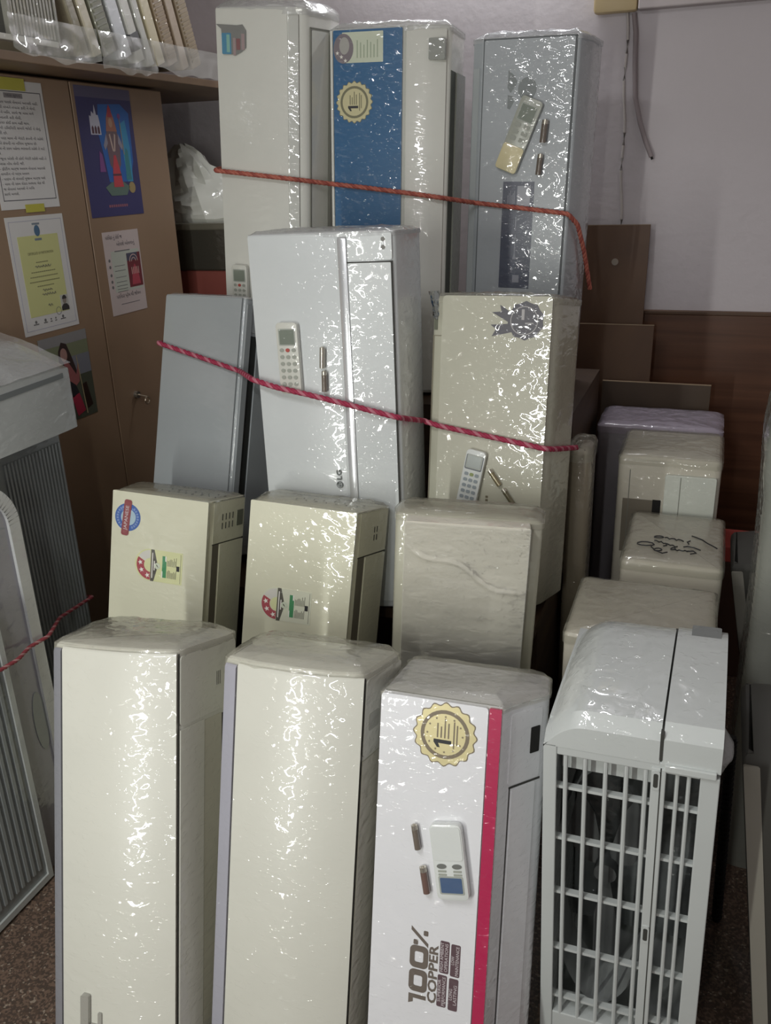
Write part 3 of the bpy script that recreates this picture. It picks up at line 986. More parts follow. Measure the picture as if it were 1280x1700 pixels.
# loose film stretched over the front of this one
n1, n2 = 60, 80
vs, fs = [], []
for j in range(n2 + 1):
    for i in range(n1 + 1):
        uu, vv = 0.277 * i / n1 - 0.001, u.H - 0.003 - 0.40 * j / n2
        edge = min(1, 8 * min(i / n1, 1 - i / n1))
        fold = 0.006 * math.exp(-((vv - (u.H - 0.055 - 0.42 * uu - 0.01 * math.sin(uu * 40))) / 0.006) ** 2)
        vs.append(u.F(uu, vv, 0.0025 + edge * (fold + 0.0030 * nz(uu * 0.8, 0, vv * 1.4, 11, 2.0) + 0.0012 * nz(uu * 0.6, 0, vv * 2.0, 30, 4.0) + 0.002)))
for j in range(n2):
    for i in range(n1):
        k = j * (n1 + 1) + i
        fs.append((k, k + 1, k + n1 + 2, k + n1 + 1))
MB().add(vs, fs).obj('plastic_wrap', WRAPC, u.root, 80)
u.cap(WRAP, 0.05, 0.006, 7.4, 0.004, 0.003)

# ---- third row on the lower step
u = Unit('G', 'split_air_conditioner', 'plain grey air conditioner with dark louver slot, left of the middle row',
         [(0.0, 0.004, 0.008), (0.08, -0.003), (0.20, -0.003), (0.268, 0.006, 0.012), (0.275, 0.035), (0.300, 0.200, 0.02), (-0.005, 0.200, 0.02)], STEP1, GREY,
         group='split units in the middle row', r1=0.006)
u.strip('front_panel', bow(0.002, 0.258, 0.006, 0.002), u.z0 + 0.01, u.H - 0.002, 0.006, GREY)
fr = u.right((0.275, 0.035), (0.300, 0.200))
plate(u, 'trim_strip', fr, -0.030, u.z0 + 0.03, -0.008, u.H - 0.02, 0.0, 0.004, mat('bright_grey_trim', '#A4A9AB', 0.25, film=0.4))
plate(u, 'air_slot', fr, -0.006, u.z0 + 0.03, 0.022, u.H - 0.105, -0.001, 0.001, mat('slot_dark', '#2E302E', 0.5))
plate(u, 'louver', fr, 0.026, u.z0 + 0.03, 0.155, u.H - 0.100, -0.001, 0.003, GREY, 0.004)
plate(u, 'end_cover', fr, -0.006, u.H - 0.095, 0.155, u.H - 0.012, -0.001, 0.002, GREY, 0.004)
u.cap(WRAPW, 0.012, 0.004, 8.5, 0.0015, 0.002)
G_ = u

K = 1.035
u = Unit('L', 'split_air_conditioner', 'large white LG air conditioner with chrome strip and remote, centre of middle row',
         [(0.0, 0.006, 0.010), (0.12, -0.004), (0.235, -0.004), (0.30, 0.002), (0.366, 0.014, 0.02), (0.380, 0.205, 0.025), (-0.008, 0.205, 0.025)], STEP1, LGW,
         group='split units in the middle row', r1=0.008)
u.strip('front_panel', bow(0.002, 0.232, 0.008, 0.003), u.z0 + 0.01, u.H - 0.003, 0.006, LGW)
u.strip('chrome_strip', [(0.234, 0.0), (0.242, -0.003), (0.251, 0.0)], u.z0 + 0.01, u.H - 0.012, 0.007, CHROME)
fl = Frame(u.F(0.252, 0, -0.001), (0.108, 0.012, 0), (0, 0, 1))
plate(u, 'louver', fl, 0.004, u.z0 + 0.02, 0.105, u.H - 0.072, -0.004, 0.006, LGW, 0.002)
MB().rect(fl, 0.0, u.H - 0.072, 0.108, u.H - 0.069, -0.004, 0.0062).obj('seam', SEAM, u.root, 0)
MB().rect(fl, 0.1055, u.z0 + 0.02, 0.1085, u.H - 0.069, -0.004, 0.0062).obj('seam', SEAM, u.root, 0)
plate(u, 'end_cover', fl, 0.004, u.H - 0.066, 0.108, u.H - 0.006, -0.004, 0.005, LGW, 0.004)
for k in range(2):
    MB().poly(fl, circ(0.088, u.H - 0.020 - 0.018 * k, 0.005, 16), 0.005, 0.006).obj('indicator_light', GREYP, u.root, 0)
LF = Frame(u.F(0, 0, 0.010), u.F.ex, u.F.ey)
lg = MB().poly(LF, circ(0.206, 0.368, 0.0085, 28), 0, 0.0008).obj('maker_logo', mat('logo_grey', '#5A5F5E', 0.4), u.root, 0)
gl = LF.sub(0.206, 0.368, rad(90), 0.0008)
mb = MB()
mb.rect(gl, -0.0010, -0.0045, 0.0002, 0.0045, 0, 0.0004)
mb.rect(gl, -0.0010, -0.0045, 0.0035, -0.0033, 0, 0.0004)
ring_geo(mb, gl, 0, 0, 0.0058, 0.0068, 0, 0.0004, 24, 90, 360)
mb.rect(gl, 0.0015, -0.0006, 0.0065, 0.0006, 0, 0.0004)
mb.poly(gl, circ(-0.0035, 0.002, 0.0011, 12), 0, 0.0004)
mb.obj('logo_mark', mat('logo_pale', '#C6CACA', 0.4), lg, 0)
mb = MB()
text_geo(mb, LF, 'LG', 0.206, 0.394, 0.018, 0.0006, rot=rad(90), width=0.026, bold=0.02)
mb.obj('maker_lettering', mat('logo_grey', '#5A5F5E', 0.4), lg, 0)
remote(u, LF, 'white remote with number keys under film on the LG unit', 0.097, 0.690, 0.056, 0.175, rad(0.5), mat('remote_pale', '#CFCFC6', 0.4, film=0.8), SCRG, 0)
battery(u, LF, 'shiny battery taped right of number-key remote, upper one', 0.182, 0.692, rad(-4), 0.050, 0.0068, BATM)
battery(u, LF, 'shiny battery taped right of number-key remote, lower one', 0.184, 0.634, rad(-2), 0.050, 0.0068)
u.cap(WRAPW, 0.035, 0.006, 9.1, 0.004, 0.003)

u = Unit('B', 'split_air_conditioner', 'beige air conditioner with dark ribbon badge, right end of middle row',
         [(-0.032, 0.050, 0.012), (-0.028, 0.012, 0.012), (0.0, 0.006), (0.279, 0.006, 0.004), (0.290, 0.030), (0.315, 0.195, 0.03), (-0.02, 0.195, 0.03)], STEP1, BEIGE,
         group='split units in the middle row', r1=0.010)
plate(u, 'front_panel', u.F, 0.001, u.z0 + 0.01, 0.279, u.H, -0.008, 0.004, BEIGE, 0.010)
fl = Frame(u.F(-0.028, 0, -0.012), (0.028, -0.006, 0), (0, 0, 1))
MB().rect(fl, 0.002, u.z0 + 0.03, 0.0045, u.H - 0.10, 0, 0.0012).obj('seam', mat('beige_seam', '#8A8472', 0.6), u.root, 0)
MB().rect(fl, 0.002, u.H - 0.10, 0.026, u.H - 0.098, 0, 0.0012).obj('seam', mat('beige_seam', '#8A8472', 0.6), u.root, 0)
plate(u, 'display_window', fl, 0.004, u.H - 0.085, 0.014, u.H - 0.045, 0, 0.0012, mat('display_grey', '#6E7062', 0.3), 0.001)
BF = Frame(u.F(0, 0, 0.004), u.F.ex, u.F.ey)
INK = mat('charcoal_sticker', '#4E4C54', 0.4, film=0.8)
rbn = MB().poly(BF, [(0.215 + (0.043 + (0.004 if k % 2 else 0)) * math.cos(2 * math.pi * k / 20), 0.763 + (0.043 + (0.004 if k % 2 else 0)) * math.sin(2 * math.pi * k / 20)) for k in range(20)], 0, 0.0010).obj('ribbon_badge', INK, u.root, 0)
mb = MB()
mb.poly(BF, [(0.185, 0.778), (0.150, 0.800), (0.154, 0.784), (0.130, 0.782), (0.180, 0.755)], 0, 0.0006)
mb.poly(BF, [(0.185, 0.756), (0.128, 0.752), (0.142, 0.742), (0.132, 0.724), (0.195, 0.738)], 0, 0.0006)
mb.obj('ribbon_tail', INK, rbn, 0)
mb = MB()
ring_geo(mb, BF, 0.212, 0.763, 0.0325, 0.0345, 0.0010, 0.0014, 32)
text_geo(mb, BF, '1', 0.226, 0.757, 0.030, 0.0014, rot=rad(90))
mb.rect(BF, 0.205, 0.765, 0.212, 0.790, 0.0010, 0.0014)
mb.obj('badge_ring', mat('badge_silver', '#A8A4A4', 0.4), rbn, 0)
mb = MB()
for k in range(5):
    mb.rect(BF, 0.136, 0.318 - 0.009 * k, 0.143, 0.324 - 0.009 * k, 0, 0.0005, 0.001)
mb.obj('maker_lettering', mat('brown_print', '#6E6652', 0.5), u.root, 0)
remote(u, BF, 'white and grey remote under film low on the beige unit', 0.100, 0.366, 0.052, 0.150, rad(-10), REMW, mat('remote_screen_light', '#A6ACA8', 0.25, film=0.5), 2)
battery(u, BF, 'slanted battery right of white and grey remote, upper one', 0.160, 0.373, rad(38), 0.046, 0.0068, mat('battery_gold', '#8E8264', 0.3, metal=0.4, film=0.8))
battery(u, BF, 'slanted battery right of white and grey remote, lower one', 0.198, 0.328, rad(38), 0.046, 0.0068, mat('battery_olive', '#6C664E', 0.3, metal=0.3, film=0.8))
u.cap(WRAP, 0.05, 0.006, 10.7, 0.005, 0.004)
# a loose flap of film at its upper left corner
vs, fs = [], []
for j in range(13):
    for i in range(7):
        a, b = i / 6, j / 12
        p = u.F(-0.030 - 0.018 * b * (1 - a) + 0.03 * a, u.H - 0.01 + 0.02 * b - 0.05 * (1 - b), -0.02 + 0.05 * a)
        vs.append(p + Vector((0.004 * nz(a, b, 0, 4, 2), 0.006 * nz(a, b, 1, 5, 1), 0.004 * nz(a, b, 2, 6))))
for j in range(12):
    for i in range(6):
        k = j * 7 + i
        fs.append((k, k + 1, k + 8, k + 7))
MB().add(vs, fs).obj('plastic_wrap', WRAPC, u.root, 80)

# ---- top row on the upper step
u = Unit('T1', 'split_air_conditioner', 'off-white air conditioner with small blue and red sticker, left of the top row',
         [(0.0, 0.004, 0.012), (0.11, -0.004), (0.22, 0.000), (0.270, 0.020, 0.03), (0.300, 0.125, 0.05), (0.298, 0.205, 0.02), (-0.01, 0.205, 0.02)], STEP2, TWHITE,
         group='split units in the top row', r1=0.016)
u.strip('front_panel', bow(0.002, 0.220, 0.006, 0.002), u.z0 + 0.01, u.H - 0.006, 0.004, TWHITE)
u.strip('edge_strip', [(0.222, 0.001), (0.236, 0.004), (0.250, 0.008)], u.z0 + 0.01, u.H - 0.02, 0.003, mat('soft_grey_trim', '#C0C1BA', 0.4, film=0.6))
fr = u.right((0.270, 0.020), (0.300, 0.125))
MB().rect(fr, 0.012, u.z0 + 0.05, 0.0145, u.H - 0.05, -0.001, 0.004).obj('seam', mat('soft_seam', '#7C7C74', 0.6), u.root, 0)
MB().rect(fr, 0.012, u.H - 0.052, 0.100, u.H - 0.049, -0.001, 0.004).obj('seam', mat('soft_seam', '#7C7C74', 0.6), u.root, 0)
plate(u, 'louver', fr, 0.018, u.z0 + 0.05, 0.095, u.H - 0.056, -0.001, 0.003, TWHITE, 0.004)
TF = Frame(u.F(0, 0, 0.010), u.F.ex, u.F.ey)
st = MB().poly(TF, [(0.024, 0.930), (0.068, 0.928), (0.082, 0.934), (0.098, 0.945), (0.099, 0.988), (0.088, 1.003), (0.070, 1.001), (0.006, 1.004), (0.022, 0.992)], 0, 0.0008).obj('advert_sticker', mat('sticker_grey', '#7F7F7C', 0.4, film=0.5), u.root, 0)
MB().rect(TF, 0.023, 0.929, 0.052, 0.982, 0.0008, 0.0013, 0.003).obj('blue_patch', mat('sticker_blue', '#4C88A8', 0.4, film=0.5), st, 0)
MB().rect(TF, 0.038, 0.934, 0.048, 0.978, 0.0013, 0.0017).obj('teal_lettering', mat('sticker_teal', '#86B4A8', 0.4, film=0.5), st, 0)
mb = MB()
mb.rect(TF, 0.058, 0.926, 0.066, 0.970, 0.0008, 0.0013)
mb.rect(TF, 0.084, 0.940, 0.094, 0.980, 0.0008, 0.0013)
mb.obj('pink_patch', mat('sticker_pink', '#A08C8C', 0.4, film=0.5), st, 0)
MB().rect(TF, 0.068, 0.940, 0.080, 0.968, 0.0008, 0.0013).obj('red_patch', mat('sticker_red', '#86585A', 0.4, film=0.5), st, 0)
remote(u, TF, 'pale remote on the off-white unit, half hidden behind the LG unit', 0.062, 0.272, 0.052, 0.160, rad(1), mat('remote_pale', '#CFCFC6', 0.4, film=0.8), SCRG, 0)
u.cap(WRAPW, 0.06, 0.022, 11.3, 0.006, 0.005)
T1_ = u

u = Unit('T2', 'split_air_conditioner', 'air conditioner with deep blue panel and round gold badge in top row',
         [(0.0, 0.004, 0.006), (0.215, 0.004), (0.222, 0.010), (0.232, 0.004), (0.30, 0.010), (0.346, 0.030, 0.02), (0.352, 0.190, 0.03), (-0.004, 0.190, 0.02)], STEP2, TWHITE,
         group='split units in the top row', r1=0.012)
plate(u, 'edge_strip', u.F, 0.0, u.z0 + 0.01, 0.007, u.H - 0.008, -0.006, 0.004, TWHITE, 0.002)
plate(u, 'front_panel', u.F, 0.009, u.z0 + 0.01, 0.214, u.H - 0.008, -0.006, 0.003, BLUE, 0.003)
u.strip('lower_cover', [(0.226, 0.006), (0.262, 0.004), (0.30, 0.010), (0.335, 0.022)], u.z0 + 0.01, u.H - 0.012, 0.004, TWHITE)
fr = u.right((0.346, 0.032), (0.352, 0.190))
plate(u, 'air_slot', fr, 0.004, u.z0 + 0.02, 0.050, u.H - 0.115, -0.001, 0.001, mat('slot_green_grey', '#4E524A', 0.6))
plate(u, 'louver', fr, 0.055, u.z0 + 0.02, 0.145, u.H - 0.115, -0.001, 0.004, mat('louver_grey', '#A2A69C', 0.4, film=0.4), 0.003)
BFR = Frame(u.F(0, 0, 0.003), u.F.ex, u.F.ey)
plate(u, 'display_window', Frame(u.F(0, 0, 0.002), u.F.ex, u.F.ey), 0.290, u.H - 0.092, 0.336, u.H - 0.038, -0.02, 0.0005, mat('display_dim', '#8A8C84', 0.35, film=0.6), 0.003)
lab = MB().rect(BFR, 0.036, u.H - 0.092, 0.158, u.H - 0.014, 0, 0.0008, 0.002).obj('rating_label', PALE, u.root, 0)
MB().poly(BFR, circ(0.040, u.H - 0.055, 0.030, 26, ry=0.038), 0.0008, 0.0013).obj('rating_dial', mat('dial_mauve', '#7C7378', 0.45, film=0.7), lab, 0)
MB().poly(BFR, circ(0.043, u.H - 0.048, 0.015, 20, ry=0.022), 0.0013, 0.0017).obj('dial_centre', mat('dial_pale', '#A8A6A0', 0.45, film=0.7), lab, 0)
for k in range(3):
    MB().poly(BFR, star_pts(0.022 + 0.012 * k, u.H - 0.066 - 0.010 * k, 0.006), 0.0017, 0.0021).obj('star', STARW, lab, 0)
mb = MB()
for k in range(7):
    mb.rect(BFR, 0.080 + 0.010 * k, u.H - 0.080, 0.083 + 0.010 * k, u.H - 0.035 - 0.006 * (k % 3), 0.0008, 0.0012)
mb.obj('print_lines', mat('label_green_grey', '#9DA890', 0.5), lab, 0)
badge(u, BFR, 0.072, 0.826, 0.053, rad(90), mat('gold_pale', '#CFC79C', 0.4, film=0.4), mat('olive_ring', '#77745A', 0.5), BLACKP, ten=20, stars=False)
u.cap(WRAPW, 0.05, 0.014, 12.9, 0.006, 0.005)

u = Unit('T3', 'split_air_conditioner', 'silver-grey air conditioner with cream remote and dark label, right of the top row',
         [(-0.036, 0.060, 0.012), (-0.030, 0.020, 0.012), (0.0, 0.004, 0.006), (0.280, 0.004, 0.010), (0.300, 0.060), (0.312, 0.200, 0.03), (-0.03, 0.200, 0.03)], STEP2, SILV,
         group='split units in the top row', r1=0.012)
plate(u, 'front_panel', u.F, 0.010, u.z0 + 0.01, 0.268, u.H - 0.010, -0.001, 0.004, SILV, 0.004)
MB().rect(u.F, 0.006, u.z0 + 0.01, 0.0095, u.H - 0.006, -0.003, 0.001).obj('seam', mat('grey_seam', '#5C6062', 0.5), u.root, 0)
MB().rect(u.F, 0.2685, u.z0 + 0.01, 0.272, u.H - 0.006, -0.003, 0.001).obj('seam', mat('grey_seam', '#5C6062', 0.5), u.root, 0)
MB().rect(u.F, 0.006, u.H - 0.0095, 0.272, u.H - 0.006, -0.003, 0.001).obj('seam', mat('grey_seam', '#5C6062', 0.5), u.root, 0)
fl = Frame(u.F(-0.030, 0, -0.018), (0.030, -0.014, 0), (0, 0, 1))
plate(u, 'louver', fl, 0.006, u.z0 + 0.02, 0.028, u.H - 0.08, -0.001, 0.002, mat('louver_silver', '#B6BBBC', 0.35, film=0.6))
TF = Frame(u.F(0, 0, 0.004), u.F.ex, u.F.ey)
lab = MB().rect(TF, 0.083, 0.313, 0.177, 0.618, 0, 0.0008).obj('feature_label', mat('label_slate', '#4E5262', 0.3, film=1.0), u.root, 0)
MB().rect(TF, 0.127, 0.545, 0.166, 0.606, 0.0008, 0.0013).obj('label_window', mat('label_lilac', '#9A9CA4', 0.3, film=0.9), lab, 0)
LP = mat('label_pale_grey', '#8C8E98', 0.4)
for k in range(6):
    MB().rect(TF, 0.098 + 0.004 * k, 0.545, 0.1000 + 0.004 * k, 0.580 + 0.006 * (k % 3), 0.0008, 0.0012).obj('print_line', LP, lab, 0)
for k in range(4):
    MB().tube([TF(0.108 + 0.006 * k + 0.004 * math.cos(a), 0.500 + 0.016 * math.sin(a), 0.001) for a in (0, 1, 2, 3, 4, 5, 6)], 0.0006, 4).obj('print_loop', LP, lab, 0)
MB().rect(TF, 0.125, 0.480, 0.129, 0.520, 0.0008, 0.0012).obj('print_bar', LP, lab, 0)
MB().poly(TF, [(0.122, 0.398), (0.133, 0.398), (0.129, 0.415), (0.1285, 0.470), (0.1265, 0.470), (0.126, 0.415)], 0.0008, 0.0012).obj('print_lamp', LP, lab, 0)
MB().rect(TF, 0.125, 0.330, 0.145, 0.352, 0.0008, 0.0012).obj('print_block', LP, lab, 0)
EM = mat('emblem_faded_grey', '#7C8282', 0.4, film=0.9)  # grey ink of the faded emblem print
em = MB().poly(TF, [(0.083, 0.915), (0.100, 0.900), (0.110, 0.885), (0.106, 0.872), (0.092, 0.855), (0.082, 0.868)], 0, 0.0006).obj('emblem', EM, u.root, 0)
mb = MB()
mb.poly(TF, circ(0.140, 0.865, 0.027, 22, ry=0.030), 0, 0.0006)
mb.poly(TF, [(0.084, 0.850), (0.100, 0.846), (0.103, 0.832), (0.092, 0.812), (0.084, 0.815)], 0, 0.0006)
mb.obj('emblem_disc', EM, em, 0)
remote(u, TF, 'slanted remote with cream cover on the silver-grey unit', 0.126, 0.742, 0.066, 0.205, rad(-21), mat('remote_glass_grey', '#A8ABA0', 0.3, film=1.2), SCRG, 3)
battery(u, TF, 'battery right of the cream-covered remote, upper one', 0.198, 0.752, rad(-4), 0.060, 0.0095)
battery(u, TF, 'battery right of the cream-covered remote, lower one', 0.190, 0.664, rad(-4), 0.056, 0.0085)
u.cap(WRAPW, 0.045, 0.012, 13.3, 0.007, 0.005)
T3_ = u

# the stepped stand that carries the two upper rows
PLY = wood_mat('stand_plywood', '#3A2A1E', '#54402E', (3, 3, 20), 0.6)
st = empty('stepped_stand', 'dark plywood stepped stand under the two upper rows of air conditioners', 'stand', loc=(-0.85, 2.6, 0))
def sbox(name, a, b, m, parent, o=(0, 0, 0), bevel=0.0):
    return MB().box(tuple(a[i] - o[i] for i in range(3)), tuple(b[i] - o[i] for i in range(3))).obj(name, m, parent, 0, bevel)
SO = (-0.85, 2.6, 0)
sbox('tread', (-1.555, 1.955, STEP1 - 0.03), (-0.345, 2.46, STEP1), PLY, st, SO)
sbox('tread', (-1.555, 2.46, STEP2 - 0.03), (-0.345, 3.05, STEP2), PLY, st, SO)
sbox('riser', (-1.555, 2.46, STEP1 - 0.03), (-0.345, 2.48, STEP2 - 0.03), PLY, st, SO)
for x in (-1.555, -0.99, -0.365):
    sbox('upright', (x, 2.0, 0), (x + 0.02, 2.46, STEP1 - 0.03), PLY, st, SO)
    sbox('upright', (x, 2.48, 0), (x + 0.02, 3.05, STEP2 - 0.03), PLY, st, SO)

# ---- front right: outdoor unit with a barred grille
X, Y, Z, yaw, lean, roll, W, D, H = POSE['O1']
Mo = Matrix.Translation((X, Y, 0)) @ Matrix.Rotation(rad(yaw), 4, 'Z') @ Matrix.Rotation(rad(-1.4), 4, 'Y')
OUT = mat('outdoor_paint', '#C4C8C6', 0.4, film=0.9)
OUT2 = mat('outdoor_paint_matt', '#C0C4C2', 0.45, film=0.25)
o = empty('outdoor_unit', 'grey-white outdoor unit with barred grille and film over its sloping top, front right', 'outdoor unit', Mo, group='outdoor units in the right column')
hx = W / 2
FO = Frame((-hx, 0, 0), (1, 0, 0), (0, 0, 1))
DD = 0.385
mb = MB()
mb.box((-hx + 0.002, 0.05, 0.0), (-hx + 0.018, DD, 0.78))
mb.box((hx - 0.018, 0.05, 0.0), (hx - 0.002, DD, 0.78))
mb.box((-hx + 0.018, DD - 0.02, 0.0), (hx - 0.018, DD, 0.78))
mb.box((-hx + 0.018, 0.06, 0.0), (hx - 0.018, DD - 0.02, 0.03))
mb.obj('casing', OUT2, o, 0)
# sloping top, rounded towards the left and back
def hood(u0, u1, lift, name):
    n, m = 22, 16
    vs, fs = [], []
    for j in range(m + 1):
        for i in range(n + 1):
            uu = u0 + (u1 - u0) * i / n
            dd = DD * j / m
            e = max(0.0, (0.075 - uu) / 0.075)
            back = max(0.0, (dd - DD + 0.06) / 0.06)
            frt = max(0.0, (0.03 - dd) / 0.03)
            z = 0.818 + lift - 0.050 * e ** 2.2 - 0.012 * back ** 2 - 0.020 * frt ** 2.5 + 0.006 * math.sin(math.pi * j / m)
            vs.append((uu - hx, dd, z))
    for j in range(m):
        for i in range(n):
            k = j * (n + 1) + i
            fs.append((k, k + 1, k + n + 2, k + n + 1))
    k0 = len(vs)
    per = [i for i in range(n + 1)] + [j * (n + 1) + n for j in range(1, m + 1)] + [m * (n + 1) + i for i in range(n - 1, -1, -1)] + [j * (n + 1) for j in range(m - 1, 0, -1)]
    for p in per:
        vs.append((vs[p][0], vs[p][1], 0.752))
    for q in range(len(per)):
        fs.append((per[q], per[(q + 1) % len(per)], k0 + (q + 1) % len(per), k0 + q))
    return MB().add(vs, fs).obj(name, OUT, o, 35)
hood(0.0, 0.196, 0.0, 'top_cover')
hood(0.2, W, 0.004, 'service_cover')
sbox('groove', (0.195 - hx, 0.0, 0.76), (0.201 - hx, DD - 0.01, 0.812), SEAM, o)
plate_l = MB()
plate_l.rect(FO, 0.205, 0.742, W - 0.006, 0.756, -0.02, 0.006)
plate_l.obj('cover_lip', OUT, o, 0, 0.002)
MB().rect(Frame((-hx, 0, 0.822), (1, 0, 0), (0, 1, 0)), 0.226, 0.290, W - 0.012, 0.375, -0.006, 0.0022, 0.004).obj('handle_recess', mat('recess_grey', '#6E7270', 0.5, film=0.8), o, 0)
# face frame
mb = MB()
mb.rect(FO, 0.0, 0.0, 0.024, 0.756, -0.06, 0.0)
mb.rect(FO, 0.262, 0.0, W, 0.742, -0.06, 0.0)
mb.rect(FO, 0.024, 0.735, 0.262, 0.756, -0.06, -0.001)
mb.rect(FO, 0.024, 0.0, 0.262, 0.115, -0.06, -0.002)
mb.obj('face_frame', OUT2, o, 0, 0.002)
MB().rect(FO, 0.184, 0.10, 0.208, 0.745, -0.03, 0.002).obj('centre_post', OUT2, o, 0, 0.002)
MB().rect(FO, 0.1985, 0.10, 0.2005, 0.745, 0.0, 0.0026).obj('seam', SEAM, o, 0)
MB().rect(FO, 0.030, 0.690, 0.184, 0.735, -0.05, -0.03).obj('inner_panel', OUT2, o, 0)
for uu in (0.039, 0.073, 0.108, 0.143, 0.175):
    MB().tube([FO(uu, 0.112, -0.006), FO(uu, 0.738, -0.006)], 0.0042, 8).obj('grille_bar', OUT2, o, 40)
for uu in (0.226, 0.2445):
    MB().tube([FO(uu, 0.112, -0.006), FO(uu, 0.738, -0.006)], 0.0036, 8).obj('grille_bar', OUT2, o, 40)
for vv in (0.660, 0.545, 0.417, 0.277, 0.150):
    MB().rect(FO, 0.022, vv - 0.003, 0.186, vv + 0.003, -0.022, -0.010).obj('grille_crossbar', OUT2, o, 0)
    MB().rect(FO, 0.206, vv - 0.003, 0.264, vv + 0.003, -0.022, -0.010).obj('grille_crossbar', OUT2, o, 0)
for vv in (0.721, 0.378):
    mb = MB()
    ring = rrect(0.1855, vv - 0.019, 0.1985, vv + 0.019, 0.004)
    mb.poly(FO, ring, 0.001, 0.0045)
    b_ = mb.obj('clip', OUT2, o, 0)
    MB().rect(FO, 0.1882, vv - 0.014, 0.1958, vv + 0.014, 0.0045, 0.0050, 0.003).obj('clip_hole', SEAM, b_, 0)
COIL = mat('dark_coil', '#6A6E6E', 0.5, film=0.5, var=0.3, vscale=30)
MB().rect(FO, 0.02, 0.10, 0.27, 0.75, -0.30, -0.28).obj('coil', COIL, o, 0)
mb = MB()
fcx, fcz = 0.105, 0.40
for k in range(48):
    a, b = 2 * math.pi * k / 48, 2 * math.pi * (k + 1) / 48
    for r_, d0, d1 in ((0.150, 0.05, 0.16),):
        vs = [FO(fcx + r_ * math.cos(q) * 0.62, fcz + r_ * 1.9 * math.sin(q), -d) for q, d in ((a, d0), (b, d0), (b, d1), (a, d1))]
        mb.add(vs, [(0, 1, 2, 3)])
mb.obj('fan_orifice', mat('orifice_grey', '#8A8D8C', 0.5), o, 60)
for k in range(3):
    a = rad(30 + 120 * k)
    pts = []
    for r_, da in ((0.02, -0.4), (0.08, -0.45), (0.135, -0.25), (0.138, 0.3), (0.08, 0.5), (0.02, 0.6)):
        pts.append((fcx + r_ * 0.60 * math.cos(a + da), fcz + r_ * 1.85 * math.sin(a + da)))
    MB().poly(FO, pts, -0.13, -0.125).obj('fan_blade', mat('fan_dark', '#4A4C4C', 0.45), o, 0)
MB().tube([FO(fcx, fcz, -0.15), FO(fcx, fcz, -0.10)], 0.022, 20).obj('fan_hub', mat('fan_dark', '#4A4C4C', 0.45), o, 40)
# film over the face and a bulge at the right corner
vs, fs = [], []
for j in range(11):
    for i in range(11):
        a, b = i / 10, j / 10
        q = math.pi * a
        vs.append((hx - 0.002 + 0.022 * math.sin(q) * math.sin(math.pi * b) + 0.003 * nz(a, b, 0, 5, 3), 0.004 + 0.10 * a + 0.004 * nz(a, b, 1, 5), 0.738 + 0.055 * b))
for j in range(10):
    for i in range(10):
        k = j * 11 + i
        fs.append((k, k + 1, k + 12, k + 11))
MB().add(vs, fs).obj('plastic_wrap', WRAPW, o, 80)


# ---- the outdoor units in the column behind it
def crate(name, label, x0, x1, y0, y1, h, m, seed, r=0.02, amp=0.002, group='outdoor units in the right column', capm=None):
    cx, cy = (x0 + x1) / 2, y0
    o = empty(name, label, 'outdoor unit', loc=(cx, cy, 0), group=group)
    prof = resample(round_poly([(x0 - cx, 0, r), (x1 - cx, 0, r), (x1 - cx, y1 - y0, r), (x0 - cx, y1 - y0, r)]), 0.03)
    mb = MB()
    extrude(mb, prof, 0.0, h, 0.004, r * 0.8)
    mb.obj('casing', m, o, 30)
    u = Unit.__new__(Unit)
    u.prof, u.H, u.root, u.W = prof, h, o, x1 - x0
    Unit.cap(u, capm or WRAP, 0.07, 0.006, seed, amp, 0.003)
    return o, Frame((x0 - cx, 0, 0), (1, 0, 0), (0, 0, 1)), Frame((x0 - cx, 0, h), (1, 0, 0), (0, 1, 0))


OC = mat('cream_outdoor', '#C4BEAE', 0.45, film=0.9)
crate('outdoor_unit', 'cream wrapped outdoor unit half hidden behind the barred grille unit', -0.235, 0.075, 1.69, 1.985, 0.75, OC, 20.0, 0.012)
o, f1, t1 = crate('outdoor_unit', 'cream wrapped outdoor unit with black handwriting on its top', -0.160, 0.090, 2.115, 2.475, 0.745, OC, 21.5, 0.020)
rnd = random.Random(11)
mb = MB()


def scribble(mb, fr, pts, r=0.0018, w=0.0115):
    MB().tube([fr(a, b, w) for a, b in pts], r, 5).obj('pen_stroke', BLACKP, o, 0)


S = lambda uu, vv: (uu, vv)
for cx_, cy_, rx, ry in ((0.085, 0.150, 0.012, 0.006), (0.055, 0.095, 0.022, 0.012), (0.088, 0.065, 0.010, 0.008), (0.125, 0.080, 0.006, 0.006)):
    scribble(mb, t1, [(cx_ + rx * math.cos(k * 0.7), cy_ + ry * math.sin(k * 0.7) + 0.002 * math.sin(k)) for k in range(10)])
scribble(mb, t1, [(0.075 + 0.006 * k, 0.125 - 0.003 * k + 0.004 * math.sin(k * 2.6)) for k in range(11)])
scribble(mb, t1, [(0.100 + 0.006 * k, 0.150 - 0.001 * k + 0.005 * math.sin(k * 2.2)) for k in range(9)])
scribble(mb, t1, [(0.125 + 0.005 * k, 0.075 + 0.003 * math.sin(k * 2.4)) for k in range(10)])
scribble(mb, t1, [(0.070, 0.080), (0.080, 0.060), (0.100, 0.045), (0.112, 0.055)])
scribble(mb, t1, [(0.165, 0.145), (0.158, 0.135), (0.162, 0.122)])
scribble(mb, t1, [(0.150, 0.100), (0.160, 0.106), (0.175, 0.102), (0.192, 0.090)])
scribble(mb, t1, [(0.160, 0.075), (0.175, 0.080), (0.182, 0.068), (0.168, 0.058)])
scribble(mb, t1, [(0.168, 0.180), (0.180, 0.172), (0.195, 0.160), (0.208, 0.140), (0.222, 0.125), (0.232, 0.112)])
scribble(mb, t1, [(0.105, 0.110), (0.108, 0.098), (0.100, 0.092)])
